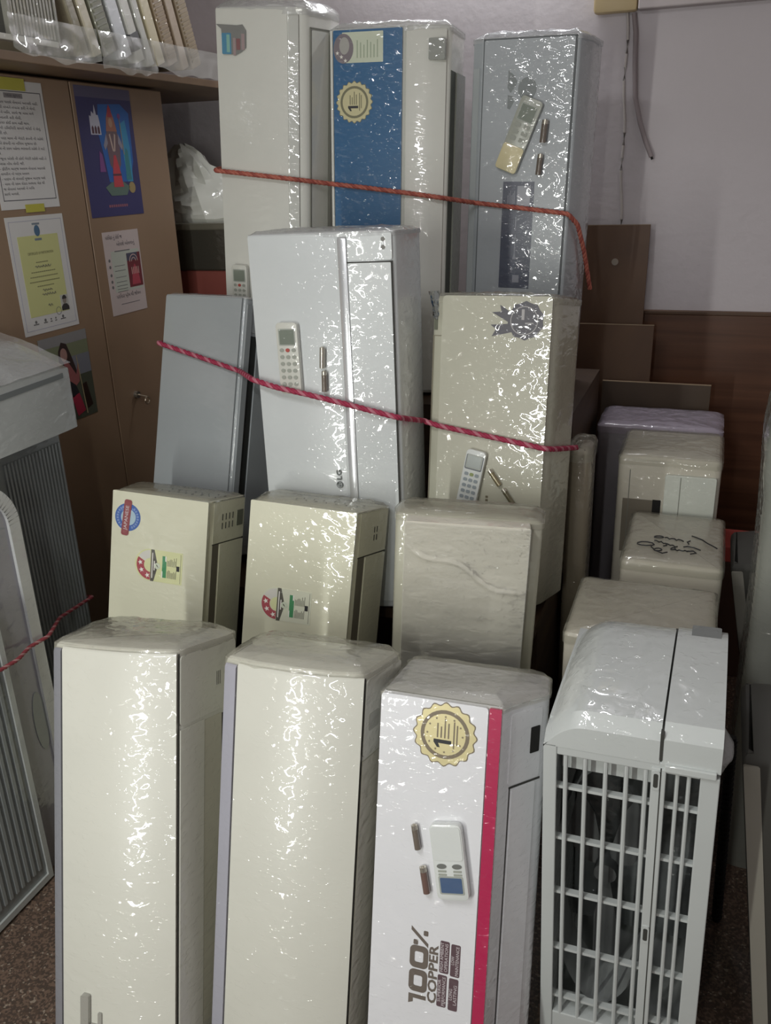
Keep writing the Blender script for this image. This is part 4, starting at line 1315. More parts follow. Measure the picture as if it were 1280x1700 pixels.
o, f1, t1 = crate('outdoor_unit', 'cream wrapped outdoor unit with square notch in its front', -0.215, 0.070, 2.505, 2.79, 0.90, OC, 23.0, 0.022)
plate_u = type('q', (), {'root': o})
MB().rect(f1, 0.135, 0.60, 0.275, 0.855, -0.01, 0.012, 0.006).obj('service_cover', mat('pale_cover', '#CDD0C6', 0.4, film=0.9), o, 0, 0.002)
MB().rect(f1, 0.02, 0.60, 0.110, 0.770, -0.002, 0.001).obj('recess', mat('recess_brown', '#7C7466', 0.5), o, 0)
MB().rect(f1, 0.105, 0.62, 0.128, 0.772, -0.001, 0.0022).obj('notch', DARK, o, 0)
MB().rect(f1, 0.035, 0.60, 0.037, 0.86, 0, 0.0015).obj('seam', mat('soft_seam', '#7C7C74', 0.6), o, 0)
MB().rect(f1, 0.177, 0.60, 0.179, 0.85, 0.012, 0.0130).obj('seam', mat('soft_seam', '#7C7C74', 0.6), o, 0)
crate('outdoor_unit', 'lilac-wrapped box against the boards, rearmost of the right column', -0.315, 0.068, 2.815, 3.06, 0.90,
      mat('lilac_wrapped', '#857F86', 0.5, film=0.6), 24.4, 0.02, 0.004, capm=film_mat('lilac_film', '#B9AEBC', 0.4))

# wrapped units showing as slivers behind the beige and the blank cream ones
BR = mat('brown_wrapped', '#8C8270', 0.5, film=0.9)
o = empty('wrapped_package', 'narrow wrapped package tucked behind the beige unit', 'package', loc=(-0.30, 2.30, 0))
mb = MB()
extrude(mb, resample(round_poly([(-0.035, 0, 0.03), (0.030, 0, 0.03), (0.030, 0.14, 0.03), (-0.035, 0.14, 0.03)]), 0.03), 0.0, 0.97, 0.005, 0.03)
mb.obj('contents', BR, o, 40)
u = Unit.__new__(Unit)
u.prof, u.H, u.root = resample(round_poly([(-0.035, 0, 0.03), (0.030, 0, 0.03), (0.030, 0.14, 0.03), (-0.035, 0.14, 0.03)]), 0.02), 0.97, o
Unit.cap(u, WRAP, 0.10, 0.01, 31.0, 0.010, 0.004)

# ---- boards leaning on the back wall
BRD = wood_mat('board_brown', '#4E3626', '#62462F', (4, 4, 3), 0.55)
def board(label, x0, x1, ybot, ytop, h, t=0.012, m=None):
    o = empty('wooden_board', label, 'board', loc=((x0 + x1) / 2, ybot, 0), group='boards leaning on the back wall')
    w = (x1 - x0) / 2
    sl = (ytop - ybot) / h
    nrm = Vector((0, -1, sl)).normalized()
    fr = Frame((-w, 0, 0), (1, 0, 0), (0, sl, 1))
    L_ = math.hypot(h, ytop - ybot)
    MB().rect(fr, 0, 0, 2 * w, L_, -t, 0).obj('panel', m or BRD, o, 0, 0.001)
    MB().rect(fr, 0, L_, 2 * w, L_ + 0.002, -t, 0.0).obj('top_edge', mat('raw_board_edge', '#8E7A62', 0.7), o, 0)
    return o, fr, L_
o, fr, L_ = board('tall dark brown board beside the silver-grey unit, highest of three', -0.50, -0.232, 3.20, 3.335, 1.485)
MB().poly(fr, circ(0.155, L_ - 0.125, 0.012, 12), 0, 0.0012).obj('paint_spot', mat('paint_drop', '#8E8478', 0.7), o, 0)
board('middle brown board leaning below the tall one', -0.47, -0.186, 3.12, 3.22, 1.155)
board('low wide brown board behind the lilac-wrapped box', -0.340, 0.022, 3.075, 3.115, 0.975, m=wood_mat('board_dark', '#3A2A1C', '#4A3826', (4, 4, 3), 0.55))

# ---- cables and switchboard on the back wall
sw = empty('switchboard', 'beige rounded switchboard at the top edge of the back wall', 'switchboard', loc=(-0.40, YB, 2.2))
MB().box((-0.070, -0.045, -0.046), (0.072, 0.0, 0.22)).obj('box', mat('switch_beige', '#C9B48A', 0.5), sw, 40, 0.012)
MB().box((-0.055, -0.050, 0.02), (0.055, -0.044, 0.20)).obj('cover', mat('switch_cover', '#D6C8A6', 0.5), sw, 40, 0.002)
cw = mat('cable_white', '#B9B2AE', 0.5)
mb = MB()
mb.tube([(-0.362 + 0.004 * math.sin(k * 0.9) + 0.030 * (k / 24), YB - 0.008, 2.155 - 0.98 * k / 24) for k in range(25)], 0.0045, 8)
tag(mb.obj('power_cable', cw, None, 60), 'thin white cable hanging down the back wall from the switchboard', 'cable')
mb = MB()
pts = [(-0.352, YB - 0.012, 2.155), (-0.343, YB - 0.014, 2.10), (-0.338, YB - 0.016, 2.00), (-0.330, YB - 0.018, 1.90), (-0.308, YB - 0.020, 1.82), (-0.285, YB - 0.022, 1.76), (-0.262, YB - 0.024, 1.71)]
cat_ = []
for i in range(len(pts) - 1):
    for k in range(5):
        cat_.append(Vector((0.012, 0, -0.004)) + Vector(pts[i]).lerp(Vector(pts[i + 1]), k / 5))
cat_.append(Vector((0.012, 0, -0.004)) + Vector(pts[-1]))
cc = empty('cut_conduit', 'short grey cut conduit curling off the back wall beside the white cable', 'conduit', loc=(-0.30, YB, 1.9))
mb.tube([p - Vector((-0.30, YB, 1.9)) for p in cat_], 0.008, 10).obj('sheath', mat('conduit_grey', '#8A7F80', 0.6), cc, 60)
e = Vector(pts[-1]) + Vector((0.012, 0, -0.004)) - Vector((-0.30, YB, 1.9))
MB().tube([e, e + Vector((0.004, 0.0, -0.008))], 0.004, 8).obj('wire_end', DARK, cc, 60)


# ---- left: brown laminate cabinet with papers
CX = -1.80
LAM = wood_mat('brown_laminate', '#8A725C', '#957C64', (2.2, 2.2, 1.6), 0.42)
cb = empty('cabinet', 'tall brown laminate cabinet along the left wall, papered with notices', 'cabinet', loc=(-2.1, 1.7, 0))
CO = (-2.1, 1.7, 0)
sbox('carcass', (XL + 0.01, 0.55, 0.0), (CX - 0.022, 2.78, 1.965), wood_mat('carcass_brown', '#6E5A48', '#7A6552', (2, 2, 2), 0.5), cb, CO)
for y0, y1 in ((0.56, 1.42), (1.424, 2.305), (2.311, 2.775)):
    dd = sbox('door', (CX - 0.020, y0, 0.06), (CX, y1, 1.960), LAM, cb, CO, 0.002)
    if y0 > 2.3:
        MB().tube([(CX - CO[0], 2.417 - CO[1], 1.015), (CX - CO[0] + 0.012, 2.417 - CO[1], 1.015)], 0.012, 16).obj('lock', mat('lock_metal', '#A9A49A', 0.3, metal=0.8), dd, 40)
        mb = MB()
        mb.tube([(CX - CO[0] + 0.012, 2.417 - CO[1], 1.015), (CX - CO[0] + 0.045, 2.417 - CO[1], 1.010)], 0.003, 8)
        mb.tube([(CX - CO[0] + 0.045 , 2.417 - CO[1] + 0.012 * math.cos(k * 0.6), 0.998 + 0.012 * math.sin(k * 0.6)) for k in range(11)], 0.0025, 8)
        mb.obj('key', mat('key_metal', '#B8AC98', 0.3, metal=0.8), dd, 40)
sbox('plinth', (CX - 0.06, 0.56, 0.0), (CX - 0.03, 2.775, 0.06), DARK, cb, CO)
tag(MB().box((XL + 0.002, 0.30, 1.970), (-1.655, 3.38, 1.992)).obj('wall_shelf', wood_mat('shelf_brown', '#6E5844', '#806850', (2, 6, 6), 0.5), None, 0, 0.002),
    'long brown shelf board above the cabinet carrying wrapped grille panels', 'shelf')

PF = Frame((CX, 0, 0), (0, 1, 0), (0, 0, 1))      # u = y, v = z on the cabinet doors
PAPER = mat('paper_white', '#CFCDCB', 0.7)


def sheet(name, label, y0, z0, y1, z1, m, w=0.0012, cat='paper'):
    o = empty(name, label, cat, loc=(CX, (y0 + y1) / 2, z0))
    fr = Frame((0, -(y1 - y0) / 2, 0), (0, 1, 0), (0, 0, 1))
    MB().rect(fr, 0, 0, y1 - y0, z1 - z0, 0.0004, w).obj('sheet', m, o, 0)
    return o, fr, y1 - y0, z1 - z0


INKG = mat('ink_grey', '#57555A', 0.7)
# printed notice
o, fr, w, h = sheet('printed_notice', 'white bordered notice printed in Gujarati, top left of cabinet', 1.955, 1.626, 2.187, 1.946, PAPER)
mb = MB()
bx0, bz0, bx1, bz1 = 0.014, 0.022, w - 0.010, h - 0.026
for a in ((bx0, bz0, bx1, bz0 + 0.002), (bx0, bz1 - 0.002, bx1, bz1), (bx0, bz0, bx0 + 0.002, bz1), (bx1 - 0.002, bz0, bx1, bz1)):
    mb.rect(fr, *a, 0.0012, 0.0016)
mb.obj('border', INKG, o, 0)
hd = MB().rect(fr, 0.080, bz1 - 0.017, 0.150, bz1 - 0.005, 0.0012, 0.0016).obj('heading_block', mat('heading_grey', '#8A8688', 0.7), o, 0)
mb = MB()
text_geo(mb, fr, 'ખાસ સૂચના', 0.115, bz1 - 0.011, 0.009, 0.0018, width=0.055)
mb.obj('heading', INKG, hd, 0)
LINES = ['વેચેલો માલ પાછો લેવામાં આવશે નહીં.', 'માલ લેતી વખતે તપાસ કરી ને લેવો.', 'ગ્રાહક ને બિલ, સાથે જ માલ મળે', 'એ ની ખાતરી કરી લેવી.', 'બિલ વગર કોઈ કામ નહીં થાય.', 'માલ ની ડિલિવરી સમયે જોઈ ને લેવું', 'જરૂરી છે.',
         'કોઈ પણ માલ ની ગેરંટી કંપની ની રહેશે', 'જે તે કંપની ના નિયમ મુજબ છે.', 'માલ ની રકમ પહેલા ભરવાની રહેશે તે માટે', 'છે.', '- જૂના એસી ની કોઈ ગેરંટી રહેશે નહીં તે', 'ખાસ નોંધ લેવી જી.', '- ફીટીંગ ચાર્જ અલગ લેવામાં આવશે',
         'વાયરીંગ નો ખર્ચ અલગ', '- પાઇપ ની લંબાઈ મુજબ ચાર્જ થશે', '- માલ ની રકમ રોકડ અથવા ચેક થી', 'જ લેવામાં આવશે ને બિલ', 'સાથે મળશે.']
mb = MB()
for k, t in enumerate(LINES):
    full = w - 0.046
    wd = min(full, full * len(t) / 33)
    text_geo(mb, fr, t, 0.020 + wd / 2, bz1 - 0.028 - 0.0126 * k, 0.0088, 0.0016, width=wd)
mb.obj('printed_lines', INKG, o, 0)
for lab_, y0, z0, y1, z1 in (('yellow sticky tape across the top of the printed notice', 2.00, 1.922, 2.120, 1.952), ('yellow sticky tape under the printed notice', 2.045, 1.616, 2.120, 1.637)):
    e = MB().rect(Frame((0, -(y1 - y0) / 2, 0), (0, 1, 0), (0, 0, 1)), 0, 0, y1 - y0, z1 - z0, 0.0018, 0.0024).obj('sticky_tape', mat('tape_yellow', '#B8B24A', 0.5), None, 0)
    e.location = (CX, (y0 + y1) / 2, z0)
    tag(e, lab_, 'tape')

# certificate
o, fr, w, h = sheet('certificate', 'certificate with yellow panel and small portrait, below the printed notice', 1.958, 1.289, 2.190, 1.607, PAPER)
mb = MB()
for a in ((0.010, 0.012, w - 0.010, 0.0130), (0.010, h - 0.013, w - 0.010, h - 0.012), (0.010, 0.012, 0.0112, h - 0.012), (w - 0.0112, 0.012, w - 0.010, h - 0.012)):
    mb.rect(fr, *a, 0.0012, 0.0015)
mb.obj('border', mat('ink_lilac', '#9A98B0', 0.7), o, 0)
yp = MB().rect(fr, 0.034, 0.048, w - 0.034, h - 0.052, 0.0012, 0.0016).obj('yellow_panel', mat('panel_yellow', '#C6C68A', 0.7), o, 0)
MB().poly(fr, circ(0.116, h - 0.040, 0.011, 24, ry=0.015), 0.0016, 0.0020).obj('crest', mat('crest_blue', '#4C6A86', 0.6), o, 0)
mb = MB()
mb.rect(fr, 0.100, h - 0.024, 0.130, h - 0.019, 0.0012, 0.0016)
mb.rect(fr, 0.102, h - 0.066, 0.130, h - 0.060, 0.0016, 0.0020)
mb.obj('crest_print', mat('ink_blue_grey', '#76808A', 0.7), o, 0)
mb = MB()
text_geo(mb, fr, 'CERTIFICATE OF PARTICIPATION', 0.116, h - 0.100, 0.010, 0.0020, width=0.105)
mb.obj('title', mat('ink_olive', '#7E7C5A', 0.7), yp, 0)
mb = MB()
for k, (y, wd) in enumerate(((0.124, 0.05), (0.150, 0.10), (0.163, 0.115), (0.176, 0.125), (0.189, 0.07))):
    n = int(wd / 0.008)
    for q in range(n):
        mb.rect(fr, 0.116 - wd / 2 + q * wd / n, h - y - 0.0012, 0.116 - wd / 2 + (q + 0.82) * wd / n, h - y + 0.0012, 0.0016, 0.0020)
mb.obj('printed_lines', mat('ink_olive', '#7E7C5A', 0.7), yp, 0)
mb = MB()
rnd = random.Random(5)
for y, x0, x1 in ((0.137, 0.085, 0.150), (0.202, 0.100, 0.140), (0.214, 0.095, 0.152), (0.245, 0.112, 0.130)):
    n = int((x1 - x0) / 0.0035)
    MB().tube([fr(x0 + (x1 - x0) * k / n, h - y + 0.0035 * math.sin(k * 2.2) + 0.002 * rnd.random(), 0.0022) for k in range(n + 1)], 0.0007, 4).obj('pen_line', INKG, yp, 0)
pt = MB().rect(fr, 0.166, 0.050, 0.198, 0.094, 0.0016, 0.0022).obj('portrait_photo', mat('photo_pale', '#B9B8B2', 0.6), o, 0)
MB().poly(fr, [(0.166, 0.050), (0.198, 0.050), (0.198, 0.060), (0.190, 0.068), (0.175, 0.068), (0.166, 0.060)], 0.0022, 0.0025).obj('portrait_jacket', mat('photo_dark', '#3A3636', 0.6), pt, 0)
MB().poly(fr, circ(0.182, 0.078, 0.008, 18, ry=0.010), 0.0022, 0.0026).obj('portrait_face', mat('photo_skin', '#8E837A', 0.6), pt, 0)
MB().poly(fr, circ(0.182, 0.082, 0.0095, 16, 0, 180, ry=0.011), 0.0026, 0.0029).obj('portrait_hair', mat('photo_dark', '#3A3636', 0.6), pt, 0)
mb = MB()
for x, ww in ((0.040, 0.022), (0.082, 0.016), (0.110, 0.008), (0.130, 0.008), (0.155, 0.022)):
    mb.rect(fr, x, 0.026, x + ww, 0.029, 0.0012, 0.0016)
    mb.poly(fr, circ(x + ww / 2, 0.034, min(0.0045, ww / 3), 12), 0.0012, 0.0016)
ring_geo(mb, fr, 0.152, 0.052, 0.010, 0.0112, 0.0016, 0.0020, 20)
mb.obj('sponsor_marks', mat('ink_mid', '#6E6C6C', 0.7), o, 0)

# blue poster of a robed figure (a plain stand-in print)
o, fr, w, h = sheet('wall_poster', 'blue poster of a red-robed figure with a white temple', 2.325, 1.585, 2.594, 1.952, mat('poster_indigo', '#3C3A66', 0.5), cat='poster')
MB().rect(fr, 0, h - 0.030, w, h, 0.0012, 0.0014).obj('top_band', mat('poster_slate', '#5E5A74', 0.5), o, 0)
MB().poly(fr, [(0.11, 0.10), (0.22, 0.10), (0.245, 0.16), (0.25, 0.30), (0.21, 0.325), (0.10, 0.32), (0.085, 0.24), (0.10, 0.17)], 0.0014, 0.0017).obj('blue_glow', mat('poster_blue', '#2E62A8', 0.5), o, 0)
MB().poly(fr, [(0.205, 0.10), (0.232, 0.10), (0.236, 0.20), (0.225, 0.28), (0.200, 0.27), (0.198, 0.17)], 0.0017, 0.0019).obj('cyan_glow', mat('poster_cyan', '#3E8CB4', 0.5), o, 0)
tm = MB().poly(fr, [(0.050, 0.235), (0.100, 0.235), (0.098, 0.270), (0.094, 0.290), (0.086, 0.290), (0.080, 0.318), (0.074, 0.292), (0.064, 0.300), (0.060, 0.285), (0.052, 0.288)], 0.0019, 0.0022).obj('temple', mat('poster_white', '#C3C3D2', 0.5), o, 0)
for k in range(3):
    MB().poly(fr, [(0.056 + 0.014 * k, 0.238), (0.066 + 0.014 * k, 0.238), (0.066 + 0.014 * k, 0.254), (0.061 + 0.014 * k, 0.261), (0.056 + 0.014 * k, 0.254)], 0.0022, 0.0024).obj('arch', mat('poster_maroon', '#5A3A44', 0.5), tm, 0)
fg = MB().poly(fr, [(0.124, 0.150), (0.152, 0.118), (0.178, 0.150), (0.184, 0.205), (0.176, 0.250), (0.162, 0.290), (0.150, 0.300), (0.138, 0.290), (0.126, 0.250), (0.118, 0.205)], 0.0019, 0.0022).obj('robed_figure', mat('poster_brown', '#6E5A60', 0.5), o, 0)
MB().poly(fr, [(0.124, 0.246), (0.178, 0.246), (0.168, 0.284), (0.158, 0.305), (0.142, 0.305), (0.132, 0.284)], 0.0022, 0.0024).obj('veil', mat('poster_orange', '#9E6A58', 0.5), fg, 0)
MB().poly(fr, circ(0.150, 0.270, 0.0095, 18, ry=0.013), 0.0024, 0.0026).obj('face', mat('poster_skin', '#B08C74', 0.5), fg, 0)
MB().poly(fr, [(0.138, 0.286), (0.162, 0.286), (0.158, 0.308), (0.150, 0.322), (0.142, 0.308)], 0.0026, 0.0028).obj('crown', mat('poster_red', '#A03A44', 0.5), fg, 0)
MB().poly(fr, [(0.128, 0.085), (0.178, 0.085), (0.170, 0.130), (0.156, 0.178), (0.146, 0.178), (0.132, 0.130)], 0.0024, 0.0026).obj('red_robe', mat('poster_robe', '#B8444C', 0.5), fg, 0)
MB().rect(fr, 0.130, 0.118, 0.173, 0.124, 0.0026, 0.0028).obj('robe_hem', mat('poster_maroon', '#5A3A44', 0.5), fg, 0)
for sx in (-1, 1):
    MB().poly(fr, [(0.151 + sx * 0.030, 0.240), (0.151 + sx * 0.048, 0.205), (0.151 + sx * 0.042, 0.192), (0.151 + sx * 0.026, 0.212)], 0.0022, 0.0025).obj('sleeve', mat('poster_pale', '#8E8A96', 0.5), fg, 0)
    MB().poly(fr, [(0.151 + sx * 0.010, 0.240), (0.151 + sx * 0.016, 0.236), (0.151 + sx * 0.006, 0.190), (0.151, 0.188)], 0.0022, 0.0025).obj('garland', mat('poster_cream', '#B8A498', 0.5), fg, 0)
MB().poly(fr, [(0.200, 0.180), (0.203, 0.180), (0.198, 0.285), (0.195, 0.285)], 0.0022, 0.0024).obj('staff', mat('poster_gold', '#9E8A5E', 0.5), o, 0)
MB().poly(fr, circ(0.196, 0.290, 0.008, 12), 0.0022, 0.0024).obj('staff_head', mat('poster_plum', '#7E4C86', 0.5), o, 0)
MB().poly(fr, [(0.085, 0.085), (0.110, 0.060), (0.190, 0.060), (0.210, 0.085), (0.180, 0.100), (0.120, 0.100)], 0.0019, 0.0021).obj('pedestal', mat('poster_green', '#5E7268', 0.5), o, 0)
MB().poly(fr, [(0.070, 0.130), (0.098, 0.130), (0.090, 0.180), (0.078, 0.190)], 0.0019, 0.0022).obj('attendant', mat('poster_plum', '#7E4C86', 0.5), o, 0)
MB().poly(fr, circ(0.222, 0.082, 0.017, 18), 0.0019, 0.0021).obj('peacock_fan', mat('poster_gold', '#9E8A5E', 0.5), o, 0)
MB().poly(fr, [(0.198, 0.105), (0.226, 0.105), (0.222, 0.190), (0.212, 0.200), (0.204, 0.180)], 0.0019, 0.0021).obj('teal_figure', mat('poster_teal', '#3E7E84', 0.5), o, 0)
mb = MB()
for k in range(9):
    mb.rect(fr, 0.090 + 0.011 * k, 0.026, 0.098 + 0.011 * k, 0.034, 0.0014, 0.0017, 0.002)
mb.obj('caption', mat('poster_rose', '#8E5A66', 0.5), o, 0)

# invitation card
o, fr, w, h = sheet('invitation_card', 'pinkish card with Gujarati lines and red picture, below the blue poster', 2.359, 1.284, 2.546, 1.540, mat('card_pink', '#BEB0AC', 0.7), cat='card')
MB().rect(fr, 0.030, 0.070, w - 0.010, h - 0.060, 0.0012, 0.0014).obj('pale_ground', mat('card_green', '#B4B8AC', 0.7), o, 0)
pc = MB().rect(fr, 0.108, 0.078, 0.180, 0.185, 0.0014, 0.0018).obj('red_picture', mat('picture_maroon', '#6E2E34', 0.6), o, 0)
MB().rect(fr, 0.108, 0.162, 0.165, 0.185, 0.0018, 0.0020).obj('picture_sky', mat('picture_slate', '#4C4C5C', 0.6), pc, 0)
MB().poly(fr, [(0.122, 0.085), (0.168, 0.085), (0.160, 0.130), (0.145, 0.150), (0.130, 0.130)], 0.0020, 0.0022).obj('picture_robe', mat('picture_rose', '#A84450', 0.6), pc, 0)
mb = MB()
for r_ in (0.010, 0.020):
    ring_geo(mb, fr, 0.143, 0.158, r_, r_ + 0.0025, 0.0020, 0.0023, 14, 0, 180)
for k in range(5):
    mb.rect(fr, 0.126 + 0.009 * k, 0.118, 0.129 + 0.009 * k, 0.140, 0.0022, 0.0024)
mb.obj('picture_garland', mat('picture_cream', '#C0A49A', 0.6), pc, 0)
mb = MB()
text_geo(mb, fr, 'પરિવાર નું કોઈ જ', 0.055, h - 0.018, 0.016, 0.0016, width=0.085)
text_geo(mb, fr, 'બોલશે બોલવાનું', 0.112, h - 0.040, 0.016, 0.0016, width=0.095)
text_geo(mb, fr, 'પરિવાર પ્રેમ થી જીવન', 0.095, 0.056, 0.016, 0.0016, width=0.130)
mb.obj('lettering', INKG, o, 0)
mb = MB()
for y in (0.070, 0.078, 0.150, 0.135, 0.115, 0.100, 0.088):
    mb.rect(fr, 0.040, y, 0.095, y + 0.0015, 0.0014, 0.0017)
for y in (0.088, 0.105, 0.125, 0.150, 0.170):
    mb.poly(fr, circ(0.018, y, 0.005, 10), 0.0012, 0.0016)
mb.rect(fr, 0.05, h - 0.062, 0.13, h - 0.059, 0.0014, 0.0017)
mb.rect(fr, 0.05, 0.030, 0.15, 0.032, 0.0012, 0.0016)
mb.obj('small_print', mat('ink_mid', '#6E6C6C', 0.7), o, 0)

# photo poster of a woman in a long headscarf
o, fr, w, h = sheet('photo_print', 'photo print of a headscarfed woman in red skirt holding a staff', 2.000, 1.010, 2.212, 1.272, mat('print_moss', '#4E5244', 0.5), cat='photo')
MB().rect(fr, 0.0, h - 0.120, w, h, 0.0012, 0.0014).obj('foliage', mat('print_foliage', '#7E8468', 0.5), o, 0)
MB().rect(fr, 0.120, h - 0.130, w, h - 0.070, 0.0014, 0.0016).obj('hazy_sky', mat('print_haze', '#7C7E86', 0.5), o, 0)
MB().rect(fr, 0.0, h - 0.030, w, h, 0.0014, 0.0016).obj('pale_sky', mat('print_sky', '#8E8C8C', 0.5), o, 0)
sc_ = MB().poly(fr, [(0.070, 0.140), (0.076, 0.215), (0.094, 0.240), (0.116, 0.232), (0.130, 0.195), (0.150, 0.130), (0.130, 0.110)], 0.0016, 0.0018).obj('headscarf', mat('print_scarf', '#3A2C2A', 0.5), o, 0)
MB().poly(fr, circ(0.098, 0.202, 0.015, 20, ry=0.020), 0.0018, 0.0020).obj('face', mat('print_skin', '#A8827A', 0.5), sc_, 0)
MB().poly(fr, [(0.092, 0.182), (0.112, 0.178), (0.140, 0.135), (0.152, 0.165), (0.158, 0.163), (0.150, 0.112), (0.128, 0.100), (0.100, 0.130)], 0.0018, 0.0020).obj('arm', mat('print_arm', '#9A5E5C', 0.5), sc_, 0)
MB().poly(fr, [(0.098, 0.128), (0.130, 0.105), (0.140, 0.080), (0.110, 0.070), (0.092, 0.090)], 0.0020, 0.0022).obj('blouse', mat('print_black', '#26262A', 0.5), sc_, 0)
MB().poly(fr, [(0.104, 0.072), (0.140, 0.078), (0.158, 0.020), (0.120, 0.010)], 0.0020, 0.0022).obj('skirt', mat('print_red', '#A02E44', 0.5), sc_, 0)
MB().poly(fr, [(0.150, 0.190), (0.153, 0.190), (0.166, 0.008), (0.162, 0.008)], 0.0022, 0.0024).obj('staff', mat('print_staff', '#A89A78', 0.5), o, 0)
MB().poly(fr, [(0.155, 0.100), (0.180, 0.104), (0.196, 0.030), (0.170, 0.022)], 0.0016, 0.0018).obj('dark_animal', mat('print_brown', '#2E1E18', 0.5), o, 0)


# ---- on the shelf: wrapped grille panels leaning like books
SHZ = 1.992
SF = [('#C6C2B4', '#B4AFA0'), ]
def panel(label, y, t, tilt, hgt, col, depth=0.30, slats=0, xf=-1.640, band=None):
    o = empty('grille_panel', label, 'grille panel', Matrix.Translation((xf, y, SHZ)) @ Matrix.Rotation(rad(tilt), 4, 'X'), group='wrapped panels on the shelf')
    lift = t * abs(math.sin(rad(tilt)))
    m = mat('shelf_' + col, col, 0.5, film=0.7)
    MB().box((-depth, 0.0, lift), (0.0, t, hgt)).obj('frame', m, o, 0, 0.003)
    if slats:
        m2 = mat('slat_' + col, col, 0.6, var=0.15)
        for k in range(slats):
            z = lift + 0.02 + (hgt - 0.04) * k / slats
            MB().box((-0.01, t * 0.12, z), (0.004, t * 0.88, z + (hgt - 0.04) / slats * 0.55)).obj('slat', m2, o, 0)
    if band:
        MB().box((-depth + 0.01, -0.001, band), (0.0015, t + 0.001, band + 0.045)).obj('dark_band', mat('band_dark', '#4A4C4C', 0.5, film=0.5), o, 0)
    return o


# wide dark louvred panel facing out on the far left
o = empty('grille_panel', 'wide pleated grey panel with white bottom rail at the left end of the shelf', 'grille panel', loc=(-1.645, 1.90, SHZ), group='wrapped panels on the shelf')
FRW = mat('frame_white', '#CBC9C0', 0.5, film=0.7)
MB().box((-0.02, -0.22, 0.020), (0.004, 0.19, 0.034)).obj('frame_rail', FRW, o, 0, 0.002)
MB().box((-0.02, -0.22, 0.034), (-0.012, 0.19, 0.20)).obj('backing', mat('louvre_dark', '#4C4C48', 0.6, film=0.6), o, 0)
for k in range(13):
    MB().box((-0.012, 0.030 + 0.012 * k, 0.036), (0.004, 0.037 + 0.012 * k, 0.20)).obj('pleat', mat('pleat_grey', '#9A978C', 0.6, film=0.3), o, 0)
for y in (0.02, 0.188):
    MB().box((-0.014, y, 0.03), (0.005, y + 0.008, 0.20)).obj('stile', mat('louvre_grey', '#8A887E', 0.5, film=0.6), o, 0)
panel('thin beige panel next to the wide pleated one', 2.185, 0.030, 20, 0.30, '#8E8670', slats=0)
panel('wide cream panel leaning on the shelf, second from left', 2.234, 0.035, 20, 0.30, '#C9C0A8')
panel('grey-green slatted panel leaning on the shelf', 2.288, 0.055, 20, 0.30, '#8C8C7C', slats=18)
panel('broad bluish-white bundle leaning mid shelf', 2.364, 0.050, 20, 0.30, '#D2D5D8')
panel('white panel with dark band leaning mid shelf', 2.434, 0.040, 20, 0.30, '#D0CFC6', band=0.045)
panel('narrow white panel beside the dark-banded one', 2.493, 0.028, 20, 0.30, '#C8C8C0')
panel('cream panel leaning right of the narrow white one', 2.540, 0.042, 20, 0.30, '#CFC4A4')
panel('tan slatted panel leaning toward the right shelf end', 2.602, 0.055, 20, 0.30, '#A08E76', slats=22)
panel('tan rounded panel leaning second from right shelf end', 2.677, 0.040, 20, 0.30, '#B09E88')
panel('tan slatted panel at the right shelf end', 2.737, 0.060, 20, 0.30, '#9C8C74', slats=22)
# loose film skirts hanging from the panels over the shelf edge
def skirt(label, y0, y1, z0, z1, seed, bulge=0.012):
    n, m = 26, 10
    vs, fs = [], []
    for j in range(m + 1):
        for i in range(n + 1):
            a, b = i / n, j / m
            y = y0 + (y1 - y0) * a
            zz = z0 + (z1 - z0) * b + (0.014 * nz(a * 4, 0, 0, 1.3, seed) - 0.012 * math.sin(math.pi * a)) * (1 - b)
            x = -1.628 + bulge * (1 - b) * 0.6 + 0.006 * nz(y, zz, 0, 30, seed) + 0.004 * nz(y, zz, 1, 70, seed)
            vs.append((x, y, zz))
    for j in range(m):
        for i in range(n):
            k = j * (n + 1) + i
            fs.append((k, k + 1, k + n + 2, k + n + 1))
    o = MB().add(vs, fs).obj('plastic_sheet', film_mat('bag_film', '#D8D8D0', 0.68, 0.4, (5, 5, 5), 0.12, 0.10), None, 80)
    tag(o, label, 'plastic sheet', 'film skirts on the shelf')
skirt('loose clear film hanging below the left shelf panels', 1.90, 2.235, 1.990, 2.07, 1.0)
skirt('loose whitish film hanging below the middle shelf panels', 2.24, 2.50, 1.982, 2.07, 2.0)
skirt('loose clear film hanging below the right shelf panels', 2.50, 2.90, 1.998, 2.07, 3.0)

